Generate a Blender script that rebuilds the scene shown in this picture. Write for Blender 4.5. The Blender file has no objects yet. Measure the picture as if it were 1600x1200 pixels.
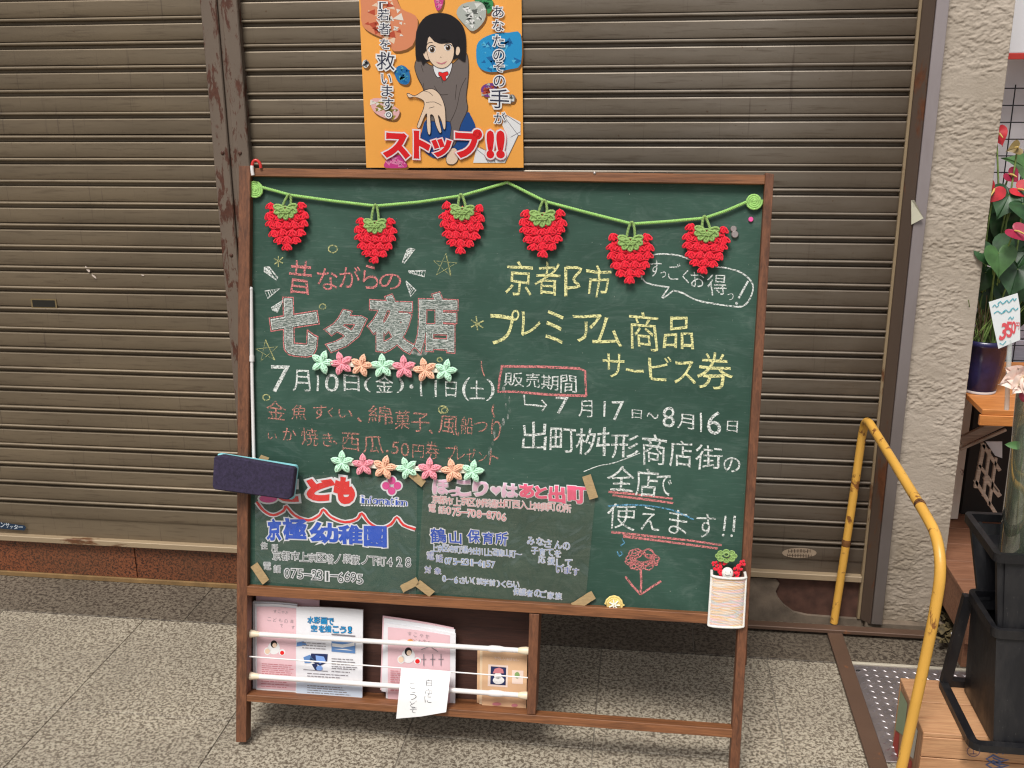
import bpy, bmesh, math, random
from mathutils import Vector, Matrix, noise
random.seed(7)
S = bpy.context.scene
COL = S.collection

# ------------------------------------------------------------------ camera
FPX, YAW, PITCH, ROLL = 1577.2, 0.1324, 0.2854, -0.0067
CAM = Vector((0, -3.3, 1.8204))
def axes():
    F = Vector((-math.sin(YAW), math.cos(YAW), 0)); R = Vector((math.cos(YAW), math.sin(YAW), 0)); U = Vector((0, 0, 1))
    F2 = F*math.cos(PITCH) - U*math.sin(PITCH); U2 = U*math.cos(PITCH) + F*math.sin(PITCH)
    return R*math.cos(ROLL) + U2*math.sin(ROLL), U2*math.cos(ROLL) - R*math.sin(ROLL), F2
AR, AU, AF = axes()
cam = bpy.data.cameras.new('camera'); cam.sensor_width = 36; cam.lens = FPX/1600*36; cam.clip_start = .05; cam.clip_end = 200
co = bpy.data.objects.new('camera', cam); COL.objects.link(co); S.camera = co
co.matrix_world = Matrix((( AR.x, AU.x, -AF.x, CAM.x), (AR.y, AU.y, -AF.y, CAM.y), (AR.z, AU.z, -AF.z, CAM.z), (0, 0, 0, 1)))

# ------------------------------------------------------------------ world, sun, exposure
SUN_EL, SUN_AZ = math.radians(60), math.radians(196)      # from the street side, a little to the left
world = bpy.data.worlds.new('World'); S.world = world; world.use_nodes = True
wn = world.node_tree.nodes; wl = world.node_tree.links; wn.clear()
sky = wn.new('ShaderNodeTexSky'); sky.sky_type = 'NISHITA'; sky.sun_disc = False
sky.sun_elevation = SUN_EL; sky.sun_rotation = SUN_AZ; sky.dust_density = 4; sky.air_density = 1.0
hs = wn.new('ShaderNodeHueSaturation'); hs.inputs['Saturation'].default_value = .25
bg = wn.new('ShaderNodeBackground'); bg.inputs['Strength'].default_value = .088
wo = wn.new('ShaderNodeOutputWorld')
wl.new(sky.outputs[0], hs.inputs['Color']); wl.new(hs.outputs[0], bg.inputs[0]); wl.new(bg.outputs[0], wo.inputs[0])
sl = bpy.data.lights.new('sun', 'SUN'); sl.energy = 2.6; sl.angle = math.radians(20); sl.color = (1, .96, .9)
so = bpy.data.objects.new('sun', sl); COL.objects.link(so); so.location = (-2, -5, 6)
sd = Vector((math.sin(SUN_AZ)*math.cos(SUN_EL), math.cos(SUN_AZ)*math.cos(SUN_EL), math.sin(SUN_EL)))
so.rotation_euler = sd.to_track_quat('Z', 'Y').to_euler()
S.view_settings.view_transform = 'Standard'; S.view_settings.look = 'None'; S.view_settings.gamma = 1
S.view_settings.use_curve_mapping = False; S.view_settings.exposure = 0.15
S.render.engine = 'CYCLES'; S.cycles.use_denoising = True; S.cycles.max_bounces = 6; S.cycles.transparent_max_bounces = 12
S.render.film_transparent = False; S.cycles.filter_width = 1.2

# ------------------------------------------------------------------ photo measurements -> points on real planes
def ray(x, y): return AF + AR*((x-800)/FPX) + AU*((600-y)/FPX)
def on(x, y, ax, v):
    d = ray(x, y); return CAM + d*((v-CAM[ax])/d[ax])
def wall(x, y, Y=0.0): return on(x, y, 1, Y)
def flo(x, y, Z=0.0): return on(x, y, 2, Z)
BO = Vector((-1.1341, -.9053, 0)); BYAW, BLEAN, BROLL = .0156, .1959, -.0135
_bu = Vector((math.cos(BYAW), math.sin(BYAW), 0)); _bn = Vector((-math.sin(BYAW), math.cos(BYAW), 0))
_bv = Vector((0, 0, 1))*math.cos(BLEAN) + _bn*math.sin(BLEAN)
BW = _bu.cross(_bv)                       # towards the street
BU = _bu*math.cos(BROLL) + _bv*math.sin(BROLL); BV = _bv*math.cos(BROLL) - _bu*math.sin(BROLL)
def brd(x, y, h=0.0):
    d = ray(x, y); o = BO + BW*h
    return CAM + d*((o-CAM).dot(BW)/d.dot(BW))
def buv(u, v, h=0.0): return BO + BU*u + BV*v + BW*h

# ------------------------------------------------------------------ object helpers
def tag(o, label=None, cat=None, group=None, kind=None):
    if label: o['label'] = label
    if cat: o['category'] = cat
    if group: o['group'] = group
    if kind: o['kind'] = kind
    return o
def empty(name, loc, label, cat, group=None):
    o = bpy.data.objects.new(name, None); COL.objects.link(o); o.location = loc; o.empty_display_size = .05
    return tag(o, label, cat, group)
def wloc(o):
    v = Vector((0, 0, 0))
    while o: v += o.location; o = o.parent
    return v
class MB:
    def __init__(s): s.v = []; s.f = []; s.sm = []
    def add(s, vs, fs, smooth=False):
        b = len(s.v); s.v += [Vector(v) for v in vs]
        for f in fs: s.f.append([b+i for i in f]); s.sm.append(smooth)
    def box(s, a, b):
        (x0, y0, z0), (x1, y1, z1) = a, b
        s.hexa([(x0,y0,z0),(x1,y0,z0),(x1,y0,z1),(x0,y0,z1)], [(x0,y1,z0),(x1,y1,z0),(x1,y1,z1),(x0,y1,z1)])
    def hexa(s, front, back):
        n = len(front)
        s.add(list(front)+list(back), [list(range(n)), list(range(2*n-1, n-1, -1))] + [[i, i+n, (i+1)%n+n, (i+1)%n] for i in range(n)])
    def bar(s, p, q, w, t, up=(0,0,1)):
        p = Vector(p); q = Vector(q); d = (q-p).normalized(); r = d.cross(Vector(up)).normalized(); u = r.cross(d)
        c = [r*w/2+u*t/2, -r*w/2+u*t/2, -r*w/2-u*t/2, r*w/2-u*t/2]
        s.hexa([p+k for k in c], [q+k for k in c])
    def tube(s, pts, r, n=10, closed=False, caps=True):
        pts = [Vector(p) for p in pts]; m = len(pts); rings = []
        rr = r if isinstance(r, (list, tuple)) else [r]*m
        ref = None
        for i, p in enumerate(pts):
            a = pts[(i-1) % m] if (closed or i > 0) else p; b = pts[(i+1) % m] if (closed or i < m-1) else p
            d = (b-a).normalized()
            if ref is None:
                ref = d.orthogonal().normalized()
            ref = (ref - d*ref.dot(d)).normalized(); w = d.cross(ref)
            rings.append([p + (ref*math.cos(t) + w*math.sin(t))*rr[i] for t in [2*math.pi*k/n for k in range(n)]])
        vs = [v for g in rings for v in g]; fs = []
        for i in range(m if closed else m-1):
            j = (i+1) % m
            for k in range(n): fs.append([i*n+k, i*n+(k+1)%n, j*n+(k+1)%n, j*n+k])
        s.add(vs, fs, True)
        if caps and not closed:
            s.add(rings[0], [list(range(n-1, -1, -1))]); s.add(rings[-1], [list(range(n))])
    def ball(s, c, rx, ry=None, rz=None, M=None, nu=8, nv=5):
        ry = rx if ry is None else ry; rz = rx if rz is None else rz
        c = Vector(c); vs = []; fs = []
        def T(v):
            v = Vector(v)
            return c + ((M @ v) if M else v)
        vs.append(T((0,0,rz)))
        for i in range(1, nv):
            a = math.pi*i/nv
            for k in range(nu):
                b = 2*math.pi*k/nu; vs.append(T((rx*math.sin(a)*math.cos(b), ry*math.sin(a)*math.sin(b), rz*math.cos(a))))
        vs.append(T((0,0,-rz))); L = len(vs)-1
        for k in range(nu):
            fs.append([0, 1+k, 1+(k+1)%nu]); fs.append([L, L-nu+(k+1)%nu, L-nu+k])
        for i in range(nv-2):
            for k in range(nu):
                a = 1+i*nu; b = a+nu; fs.append([a+k, b+k, b+(k+1)%nu, a+(k+1)%nu])
        s.add(vs, fs, True)
    def lathe(s, c, prof, n=24):
        c = Vector(c); vs = []; fs = []
        for r, z in prof:
            for k in range(n): vs.append(c + Vector((r*math.cos(2*math.pi*k/n), r*math.sin(2*math.pi*k/n), z)))
        for i in range(len(prof)-1):
            for k in range(n): fs.append([i*n+k, i*n+(k+1)%n, (i+1)*n+(k+1)%n, (i+1)*n+k])
        s.add(vs, fs, True)
    def build(s, name, mat, parent=None, local=False, label=None):
        me = bpy.data.meshes.new(name)
        off = Vector((0,0,0)) if (local or parent is None) else wloc(parent)
        me.from_pydata([tuple(v-off) for v in s.v], [], s.f); me.update()
        for p, k in zip(me.polygons, s.sm): p.use_smooth = k
        o = bpy.data.objects.new(name, me); COL.objects.link(o)
        if mat:
            for m_ in (mat if isinstance(mat, list) else [mat]): me.materials.append(m_)
        if parent: o.parent = parent
        if label: o['label'] = label
        return o
def fixn(o):
    bm = bmesh.new(); bm.from_mesh(o.data); bmesh.ops.recalc_face_normals(bm, faces=bm.faces); bm.to_mesh(o.data); bm.free(); return o
def bevel(o, w=.002, seg=1):
    bm = bmesh.new(); bm.from_mesh(o.data)
    bmesh.ops.recalc_face_normals(bm, faces=bm.faces)
    bmesh.ops.bevel(bm, geom=[e for e in bm.edges], offset=w, segments=seg, affect='EDGES', clamp_overlap=True)
    bm.to_mesh(o.data); bm.free(); return o
def copy_tree(o, parent=None):
    c = o.copy(); COL.objects.link(c); c.parent = parent
    for ch in [x for x in COL.objects if x.parent == o]: copy_tree(ch, c)
    return c
def smooth_path(pts, sub=5, closed=False):
    n = len(pts); out = []
    P = [Vector(p) for p in pts]
    rng = range(n) if closed else range(n-1)
    for i in rng:
        p0 = P[(i-1)%n] if (closed or i > 0) else P[i]; p1 = P[i]; p2 = P[(i+1)%n]; p3 = P[(i+2)%n] if (closed or i+2 < n) else p2
        for k in range(sub):
            t = k/sub; out.append(.5*((2*p1) + (p2-p0)*t + (2*p0-5*p1+4*p2-p3)*t*t + (3*p1-p0-3*p2+p3)*t**3))
    if not closed: out.append(P[-1])
    return out

# ------------------------------------------------------------------ materials
MATS = {}
def mat_base(name, rough=.6, metal=0.0, spec=.5):
    m = bpy.data.materials.new(name); m.use_nodes = True; n = m.node_tree.nodes; b = n['Principled BSDF']
    b.inputs['Roughness'].default_value = rough; b.inputs['Metallic'].default_value = metal
    b.inputs['Specular IOR Level'].default_value = spec
    return m, n, m.node_tree.links, b
def pos(n, l, scale=(1,1,1), rot=(0,0,0)):
    g = n.new('ShaderNodeNewGeometry'); mp = n.new('ShaderNodeMapping'); mp.inputs['Scale'].default_value = scale; mp.inputs['Rotation'].default_value = rot
    l.new(g.outputs['Position'], mp.inputs[0]); return mp.outputs[0]
def nz(n, l, vec, scale, detail=3, rough=.55, dist=0):
    t = n.new('ShaderNodeTexNoise'); t.inputs['Scale'].default_value = scale; t.inputs['Detail'].default_value = detail
    t.inputs['Roughness'].default_value = rough; t.inputs['Distortion'].default_value = dist
    l.new(vec, t.inputs['Vector']); return t.outputs['Fac']
def ramp(n, l, fac, stops, interp='LINEAR'):
    r = n.new('ShaderNodeValToRGB'); r.color_ramp.interpolation = interp; e = r.color_ramp.elements
    while len(e) < len(stops): e.new(.5)
    for k, (p, c) in enumerate(stops):
        e[k].position = p; e[k].color = (c, c, c, 1) if isinstance(c, (int, float)) else (*c, 1)
    l.new(fac, r.inputs[0]); return r.outputs[0]
def mixc(n, l, fac, a, b, mode='MIX'):
    m = n.new('ShaderNodeMix'); m.data_type = 'RGBA'; m.blend_type = mode
    if isinstance(fac, (int, float)): m.inputs[0].default_value = fac
    else: l.new(fac, m.inputs[0])
    for s, v in ((6, a), (7, b)):
        if isinstance(v, tuple): m.inputs[s].default_value = (*v, 1)
        else: l.new(v, m.inputs[s])
    return m.outputs[2]
def bump(n, l, b, h, strength=.3, dist=.002):
    u = n.new('ShaderNodeBump'); u.inputs['Strength'].default_value = strength; u.inputs['Distance'].default_value = dist
    l.new(h, u.inputs['Height']); l.new(u.outputs[0], b.inputs['Normal'])
def M(name, col, rough=.6, metal=0.0, var=.12, vs=9, bs=0, bst=.3, bd=.001, spec=.5, scale=(1,1,1), coat=0):
    if name in MATS: return MATS[name]
    m, n, l, b = mat_base(name, rough, metal, spec)
    v = pos(n, l, scale); f = nz(n, l, v, vs, 4)
    lo = tuple(c*(1-var) for c in col); hi = tuple(min(1, c*(1+var)) for c in col)
    l.new(ramp(n, l, f, [(.3, lo), (.7, hi)]), b.inputs['Base Color'])
    if bs: bump(n, l, b, nz(n, l, v, bs, 3), bst, bd)
    if coat: b.inputs['Coat Weight'].default_value = coat
    MATS[name] = m; return m

def shutter_mat():
    m, n, l, b = mat_base('shutter_paint', .42, .35)
    v = pos(n, l); sep = n.new('ShaderNodeSeparateXYZ'); l.new(v, sep.inputs[0])
    mr = n.new('ShaderNodeMapRange'); mr.inputs[1].default_value = -1.7; mr.inputs[2].default_value = -.2; l.new(sep.outputs[0], mr.inputs[0])
    base = mixc(n, l, mr.outputs[0], (.205, .158, .104), (.210, .177, .142))
    big = nz(n, l, pos(n, l, (1.2, 1, 6)), 1.3, 4)
    base = mixc(n, l, ramp(n, l, big, [(.35, .0), (.65, .70)]), base, (.125, .095, .062))
    st = nz(n, l, pos(n, l, (3, 1, 45)), 2.2, 4, .6)
    base = mixc(n, l, ramp(n, l, st, [(.54, 0.0), (.70, .65)]), base, (.085, .06, .04))
    drip = nz(n, l, pos(n, l, (90, 1, 2.5)), 1.0, 3, .6)
    base = mixc(n, l, ramp(n, l, drip, [(.63, 0.0), (.70, .50)]), base, (.07, .05, .04))
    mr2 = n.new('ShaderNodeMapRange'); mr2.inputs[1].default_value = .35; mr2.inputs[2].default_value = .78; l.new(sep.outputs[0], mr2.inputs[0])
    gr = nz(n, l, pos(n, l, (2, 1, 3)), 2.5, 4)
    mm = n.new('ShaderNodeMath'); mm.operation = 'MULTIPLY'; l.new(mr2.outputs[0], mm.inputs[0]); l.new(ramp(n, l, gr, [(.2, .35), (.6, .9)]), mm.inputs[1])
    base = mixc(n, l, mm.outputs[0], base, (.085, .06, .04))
    spk = nz(n, l, v, 70, 2, .5)
    base = mixc(n, l, ramp(n, l, spk, [(.74, 0.0), (.78, .6)]), base, (.09, .045, .02))
    l.new(base, b.inputs['Base Color'])
    l.new(ramp(n, l, big, [(.3, .36), (.7, .55)]), b.inputs['Roughness'])
    bump(n, l, b, nz(n, l, v, 14, 3), .25, .003)
    return m
def rust_mat(name, paint, rust=(.10, .035, .018), amt=.52, rough=.55, sc=14, stretch=(1,1,.35), metal=0.1):
    m, n, l, b = mat_base(name, rough, metal)
    v = pos(n, l, stretch); f = nz(n, l, v, sc, 6, .7, .4)
    k = ramp(n, l, f, [(amt, 0.0), (amt+.05, 1.0)])
    p2 = mixc(n, l, nz(n, l, v, 5, 3), tuple(c*.75 for c in paint), tuple(min(1, c*1.2) for c in paint))
    r2 = mixc(n, l, nz(n, l, pos(n, l), 60, 3), tuple(c*.5 for c in rust), tuple(c*1.7 for c in rust))
    l.new(mixc(n, l, k, p2, r2), b.inputs['Base Color'])
    bump(n, l, b, f, .4, .003); return m
def wood_mat(name, dark, light, axis, rough=.55, knots=False):
    m, n, l, b = mat_base(name, rough)
    sc = [90, 90, 90]; sc[axis] = 5.0
    v = pos(n, l, tuple(sc)); f = nz(n, l, v, 1.0, 5, .6, .8)
    c = ramp(n, l, f, [(.3, dark), (.72, light)])
    g = nz(n, l, pos(n, l, tuple(3.2*k for k in sc)), 1.0, 3, .6)
    c = mixc(n, l, ramp(n, l, g, [(.45, 0.0), (.7, .45)]), c, tuple(k*.5 for k in dark))
    w = nz(n, l, pos(n, l), 5, 3)
    c = mixc(n, l, ramp(n, l, w, [(.45, 0.0), (.8, .4)]), c, tuple(k*1.1 for k in light))
    if knots:
        vo = n.new('ShaderNodeTexVoronoi'); vo.inputs['Scale'].default_value = 7; ks = [1, 1, 1]; ks[axis] = .6
        l.new(pos(n, l, tuple(ks)), vo.inputs['Vector'])
        c = mixc(n, l, ramp(n, l, vo.outputs['Distance'], [(.035, .85), (.09, 0.0)]), c, (.05, .02, .01))
    l.new(c, b.inputs['Base Color']); bump(n, l, b, g, .35, .0015); return m
def chalk_mat(name, col, cover=.5, direction=(260, 260, 260), soft=.10):
    m, n, l, b = mat_base(name, .95, 0, .1)
    b.inputs['Base Color'].default_value = (*col, 1)
    f = nz(n, l, pos(n, l, direction, (0, math.radians(35), 0)), 1.0, 3, .65)
    k = ramp(n, l, f, [(cover-soft, 1.0), (cover+soft, .08)])
    l.new(k, b.inputs['Alpha']); return m
def granite_mat(name, base, dark, mid, sc=62, dirt=(.1, .08, .06), da=.35):
    m, n, l, b = mat_base(name, .55)
    v = pos(n, l); f = nz(n, l, v, sc, 3, .62, .6); g = nz(n, l, v, sc*1.9, 2, .5)
    c = ramp(n, l, f, [(.40, dark), (.475, mid), (.53, base), (.8, tuple(min(1, k*1.3) for k in base))])
    c = mixc(n, l, ramp(n, l, g, [(.60, 0.0), (.66, .75)]), c, dark)
    big = nz(n, l, v, 2.2, 4, .6)
    c = mixc(n, l, ramp(n, l, big, [(.4, 0.0), (.75, da)]), c, dirt)
    oi = n.new('ShaderNodeObjectInfo'); c = mixc(n, l, 1.0, c, ramp(n, l, oi.outputs['Random'], [(0.0, .86), (1.0, 1.0)]), 'MULTIPLY')
    l.new(c, b.inputs['Base Color']); bump(n, l, b, g, .15, .001); return m
def board_mat():
    m, n, l, b = mat_base('chalkboard_green', .62, 0, .3)
    v = pos(n, l); big = nz(n, l, pos(n, l, (1, 1, 1.6)), 3.2, 5, .6, .8)
    c = mixc(n, l, ramp(n, l, big, [(.3, 0.0), (.75, 1.0)]), (.022, .060, .042), (.042, .098, .072))
    sm = nz(n, l, pos(n, l, (1, 1, 2.5), (0, .5, 0)), 5.5, 6, .7, 1.6)
    c = mixc(n, l, ramp(n, l, sm, [(.52, 0.0), (.80, .30)]), c, (.20, .26, .23))
    fine = nz(n, l, pos(n, l, (8, 8, 90)), 3, 2)
    c = mixc(n, l, ramp(n, l, fine, [(.55, 0.0), (.75, .08)]), c, (.3, .34, .32))
    sp = nz(n, l, v, 190, 1)
    c = mixc(n, l, ramp(n, l, sp, [(.79, 0.0), (.82, .5)]), c, (.45, .47, .42))
    l.new(c, b.inputs['Base Color']); return m
def yarn_mat(name, col, var=.25):
    m, n, l, b = mat_base(name, .95, 0, .15)
    f = nz(n, l, pos(n, l), 240, 3, .7)
    l.new(ramp(n, l, f, [(.3, tuple(c*(1-var) for c in col)), (.7, tuple(min(1, c*(1+var)) for c in col))]), b.inputs['Base Color'])
    b.inputs['Sheen Weight'].default_value = .3
    bump(n, l, b, nz(n, l, pos(n, l, (1, 1, 1)), 500, 2), .5, .001); return m
def flat_mat(name, col, rough=.5):
    if name in MATS: return MATS[name]
    m, n, l, b = mat_base(name, rough, 0, .3); b.inputs['Base Color'].default_value = (*col, 1); MATS[name] = m; return m
def film_mat(name, tint=(1,1,1), haze=.10, hazec=(.5,.48,.36)):
    m, n, l, b = mat_base(name, .12)
    tr = n.new('ShaderNodeBsdfTransparent'); tr.inputs[0].default_value = (*tint, 1)
    gl = n.new('ShaderNodeBsdfGlossy'); gl.inputs['Roughness'].default_value = .14
    df = n.new('ShaderNodeBsdfDiffuse'); df.inputs[0].default_value = (*hazec, 1)
    bu = n.new('ShaderNodeBump'); bu.inputs['Strength'].default_value = .9; bu.inputs['Distance'].default_value = .012
    l.new(nz(n, l, pos(n, l, (1, 1, .5)), 14, 2, .5, 1.5), bu.inputs['Height'])
    l.new(bu.outputs[0], gl.inputs['Normal'])
    m1 = n.new('ShaderNodeMixShader'); m1.inputs[0].default_value = .10; l.new(tr.outputs[0], m1.inputs[1]); l.new(gl.outputs[0], m1.inputs[2])
    m2 = n.new('ShaderNodeMixShader'); m2.inputs[0].default_value = haze; l.new(m1.outputs[0], m2.inputs[1]); l.new(df.outputs[0], m2.inputs[2])
    l.new(m2.outputs[0], n['Material Output'].inputs[0]); return m

mShutter = shutter_mat()
mPost = rust_mat('rusty_grey_post', (.165, .125, .095), (.080, .028, .016), .53, sc=24, stretch=(1.6, 1.6, .45))
mBarBottom = rust_mat('shutter_bar_metal', (.36, .27, .17), (.12, .05, .02), .63, sc=9, stretch=(.3, 1, 1))
mKerb = granite_mat('red_brown_granite', (.23, .072, .028), (.05, .018, .010), (.14, .045, .018), 120, (.09, .05, .025), .6)
mKerbStrip = M('ochre_mortar', (.22, .13, .05), .8, var=.3, vs=12, bs=60)
mConc = M('old_concrete', (.17, .13, .095), .9, var=.35, vs=14, bs=90, bst=.6, bd=.003)
mGran = granite_mat('speckled_granite', (.46, .41, .32), (.12, .095, .068), (.26, .218, .165), 108, (.13, .11, .09), .45)
mBorder = granite_mat('shaded_border_granite', (.19, .158, .118), (.05, .038, .028), (.115, .09, .068), 84, (.07, .055, .04), .6)  # stone colour darkened to carry the shade at the foot of the wall
mJoint = M('tile_joint', (.24, .21, .17), .95, var=.3, vs=30)
mWoodH = wood_mat('frame_wood_horizontal', (.125, .046, .017), (.31, .122, .046), 0)
mWoodV = wood_mat('frame_wood_vertical', (.085, .032, .015), (.225, .086, .038), 2)
mWoodDark = wood_mat('dark_plywood', (.040, .014, .009), (.075, .026, .016), 0, .7)
mBoard = board_mat()
cWhite = chalk_mat('chalk_white', (.74, .77, .74), .54, (190, 190, 330), .09)
cWhiteHatch = chalk_mat('chalk_white_hatched', (.50, .53, .50), .47, (110, 110, 620), .05)
cYellow = chalk_mat('chalk_yellow', (.78, .76, .36), .55, (190, 190, 330), .09)
cYellowDim = chalk_mat('chalk_yellow_faint', (.55, .55, .25), .50)
cPink = chalk_mat('chalk_pink', (.72, .24, .24), .53)
cPinkDim = chalk_mat('chalk_pink_faint', (.62, .27, .22), .49)
cBlue = chalk_mat('chalk_blue', (.14, .38, .60), .50)
cSmudge = chalk_mat('chalk_smudge', (.40, .43, .40), .40, (60, 60, 60), .12)
mRed = flat_mat('marker_red', (.78, .02, .02)); mMagenta = flat_mat('marker_magenta', (.75, .06, .30)); mHot = flat_mat('marker_hot_pink', (.85, .13, .24))
mPale = flat_mat('marker_pale_pink', (.82, .52, .68)); mBlue = flat_mat('marker_blue', (.015, .085, .55)); mSky = flat_mat('marker_sky_blue', (.22, .38, .78))
mOutline = flat_mat('marker_outline_white', (.80, .80, .82)); mDarkIn = flat_mat('marker_dark', (.03, .05, .05)); mPaleRed = flat_mat('marker_soft_red', (.85, .28, .30))
mWhitePl = M('white_plastic', (.80, .77, .76), .3, var=.04)
mIvory = M('ivory_cap', (.80, .68, .50), .4, var=.06)
mPaper = M('white_paper', (.80, .80, .83), .7, var=.03)
def black_mat():
    m, n, l, b = mat_base('black_plastic', .35); f = nz(n, l, pos(n, l, (1, 1, .3)), 16, 6, .7); g = nz(n, l, pos(n, l, (3, 3, 1)), 60, 3, .7)
    c = mixc(n, l, ramp(n, l, f, [(.5, 0.0), (.8, .18)]), (.008, .008, .010), (.10, .085, .07)); c = mixc(n, l, ramp(n, l, g, [(.66, 0.0), (.72, .25)]), c, (.16, .15, .14))
    l.new(c, b.inputs['Base Color']); l.new(ramp(n, l, f, [(.3, .28), (.7, .6)]), b.inputs['Roughness']); bump(n, l, b, g, .1, .001); return m
mBlack = black_mat()
mYellowPipe = rust_mat('yellow_pipe_paint', (.74, .40, .07), (.20, .075, .02), .575, .38, 16, (1, 1, .8), 0.0)
mBrownSteel = rust_mat('brown_steel', (.13, .075, .050), (.20, .085, .04), .62, .55, 12, (1, 1, 1), .2)
mPlate = M('galvanised_plate', (.40, .36, .37), .32, .75, var=.18, vs=18)
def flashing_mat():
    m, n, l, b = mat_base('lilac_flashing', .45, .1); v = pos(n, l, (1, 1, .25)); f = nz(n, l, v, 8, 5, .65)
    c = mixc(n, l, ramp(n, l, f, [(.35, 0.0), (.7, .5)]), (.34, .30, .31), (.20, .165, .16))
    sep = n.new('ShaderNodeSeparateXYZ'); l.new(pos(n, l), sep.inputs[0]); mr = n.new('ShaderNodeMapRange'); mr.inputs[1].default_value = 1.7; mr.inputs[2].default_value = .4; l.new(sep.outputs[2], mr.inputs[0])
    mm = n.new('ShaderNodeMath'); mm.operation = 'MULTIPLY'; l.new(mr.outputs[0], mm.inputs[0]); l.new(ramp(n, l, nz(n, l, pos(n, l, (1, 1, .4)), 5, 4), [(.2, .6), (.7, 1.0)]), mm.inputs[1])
    c = mixc(n, l, mm.outputs[0], c, (.115, .095, .080)); l.new(c, b.inputs['Base Color']); return m  # browner downwards: reflected surroundings put into the colour
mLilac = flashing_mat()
mBrownFace = rust_mat('brown_guide_rail', (.10, .068, .05), (.12, .045, .02), .56, .5, 8, (1, 1, .25))
mLip = rust_mat('tan_rail_lip', (.30, .22, .13), (.12, .05, .02), .6, .5, 18, (1, 1, .3))
mDark = flat_mat('dark_recess', (.012, .011, .010), .9)

# ------------------------------------------------------------------ setting: pavement
me = MB(); me.box((-40, -40, -.10), (40, 40, -.004)); pave = tag(me.build('pavement', mJoint), kind='structure')
TX0, TS, TY0 = .44, .545, -.264
tm = MB(); tm.box((.0016, .0016, -.03), (TS-.0016, TS-.0016, 0)); proto = tm.build('paving_tile', mGran, pave, local=True); bevel(proto, .0012)
first = True
for i in range(-6, 5):
    for j in range(8):
        o = proto if first else proto.copy()
        if not first: COL.objects.link(o); o.parent = pave
        first = False
        o.location = (TX0+i*TS, TY0-(j+1)*TS, random.uniform(-.0007, .0004))
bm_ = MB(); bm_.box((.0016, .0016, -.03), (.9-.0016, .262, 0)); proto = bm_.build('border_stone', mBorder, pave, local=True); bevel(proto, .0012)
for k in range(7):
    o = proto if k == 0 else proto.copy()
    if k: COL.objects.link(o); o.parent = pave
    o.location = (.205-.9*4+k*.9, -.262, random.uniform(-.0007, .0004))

# ------------------------------------------------------------------ shutters
PIT = .0747
def slat_mesh(L):
    # cross-section from the top: fine notch, rounded lip, deep groove, gently bowed face
    pr = [(.001, 0), (.001, -.0012), (-.0085, -.0022), (-.0115, -.0055), (-.0115, -.0085), (-.0085, -.0115), (.001, -.0122),
          (.0065, -.0135), (.0065, -.0205), (.000, -.0228), (-.0045, -.0240), (-.0062, -.027), (-.0066, -.046), (-.0064, -.068), (-.0045, -.0735), (.001, -.0747)]
    mb = MB(); n = len(pr); K = 9; vs = []
    for k in range(K+1):
        dv = random.uniform(-.0011, .0011) if 0 < k < K else 0; dz = random.uniform(-.0004, .0004) if 0 < k < K else 0
        vs += [(L*k/K, y+(dv if 9 < i < n-2 else dv*.3), z+(dz if 0 < i < n-1 else 0)) for i, (y, z) in enumerate(pr)]
    mb.add(vs, [[k*n+i, k*n+i+1, (k+1)*n+i+1, (k+1)*n+i] for k in range(K) for i in range(n-1)], True); return mb
def shutter(name, label, x0, x1, ztop, nsl, barz, zoff):
    root = empty(name, ((x0+x1)/2, 0, 0), label, 'shutter')
    p = slat_mesh(x1-x0).build('slat', mShutter, root, local=True); alts = [p.data]
    for _ in range(4):
        q = slat_mesh(x1-x0).build('slat', mShutter, None, local=True); alts.append(q.data); bpy.data.objects.remove(q)
    for d_ in alts:
        for e in d_.edges: pass
        d_.set_sharp_from_angle(angle=math.radians(24))
    for k in range(nsl):
        o = p if k == 0 else p.copy()
        if k: COL.objects.link(o); o.parent = root; o.data = alts[(k*3+k//4) % 5]
        o.location = (-(x1-x0)/2, random.uniform(-.0006, .0006), zoff-k*PIT)
        o.rotation_euler = (0, random.uniform(-.0006, .0006), 0)
    zb = zoff-nsl*PIT
    b = MB(); b.box((x0, .0, barz), (x1, .02, zb)); b.build('bottom_panel', mShutter, root)
    b = MB(); b.box((x0, -.024, barz-.022), (x1, .004, barz)); bevel(b.build('bottom_bar', mBarBottom, root), .002)
    return root, zb
# left shutter: lines at 2.0294 - k*pitch are groove bottoms (offset .0225 under the slat top)
zL = 2.0294 + .0215 + 8*PIT; nL = int((zL - .205)/PIT)
shL, zbL = shutter('roller_shutter', 'olive grey roller shutter left of the rusty steel post', -3.6, -1.424, zL, nL, .180, zL)
zM = 2.0153 + .0215 + 8*PIT; nM = int((zM - .205)/PIT)
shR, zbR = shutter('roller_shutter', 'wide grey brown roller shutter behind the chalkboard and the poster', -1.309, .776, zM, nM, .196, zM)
# finger pull recess on left shutter (flat slot plate) and stickers
a, b_ = wall(50, 466), wall(92, 482)
mb = MB(); mb.box((a.x, -.010, b_.z), (b_.x, -.0075, a.z)); mb.build('finger_pull', M('pull_brass', (.28, .21, .11), .4, .6), shL)
mb = MB(); mb.box((a.x+.006, -.0108, b_.z+.006), (b_.x-.006, -.0102, a.z-.004)); mb.build('pull_slot', flat_mat('slot_dark', (.02, .018, .014)), shL)
# paint flecks
mb = MB()
for (x, y, w, h, r) in ((137, 421, 14, 4, .9), (147, 432, 10, 3, .7), (223, 430, 6, 2, .2)):
    pts = []
    for k in range(7):
        t = 2*math.pi*k/7; dx, dy = math.cos(t)*w/2*random.uniform(.7, 1.1), math.sin(t)*h/2
        pts.append(wall(x+dx*math.cos(r)-dy*math.sin(r), y+dx*math.sin(r)+dy*math.cos(r), -.0095))
    mb.add(pts, [list(range(7))])
mb.build('paint_fleck', flat_mat('fleck_white', (.62, .52, .45)), shL)

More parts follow.
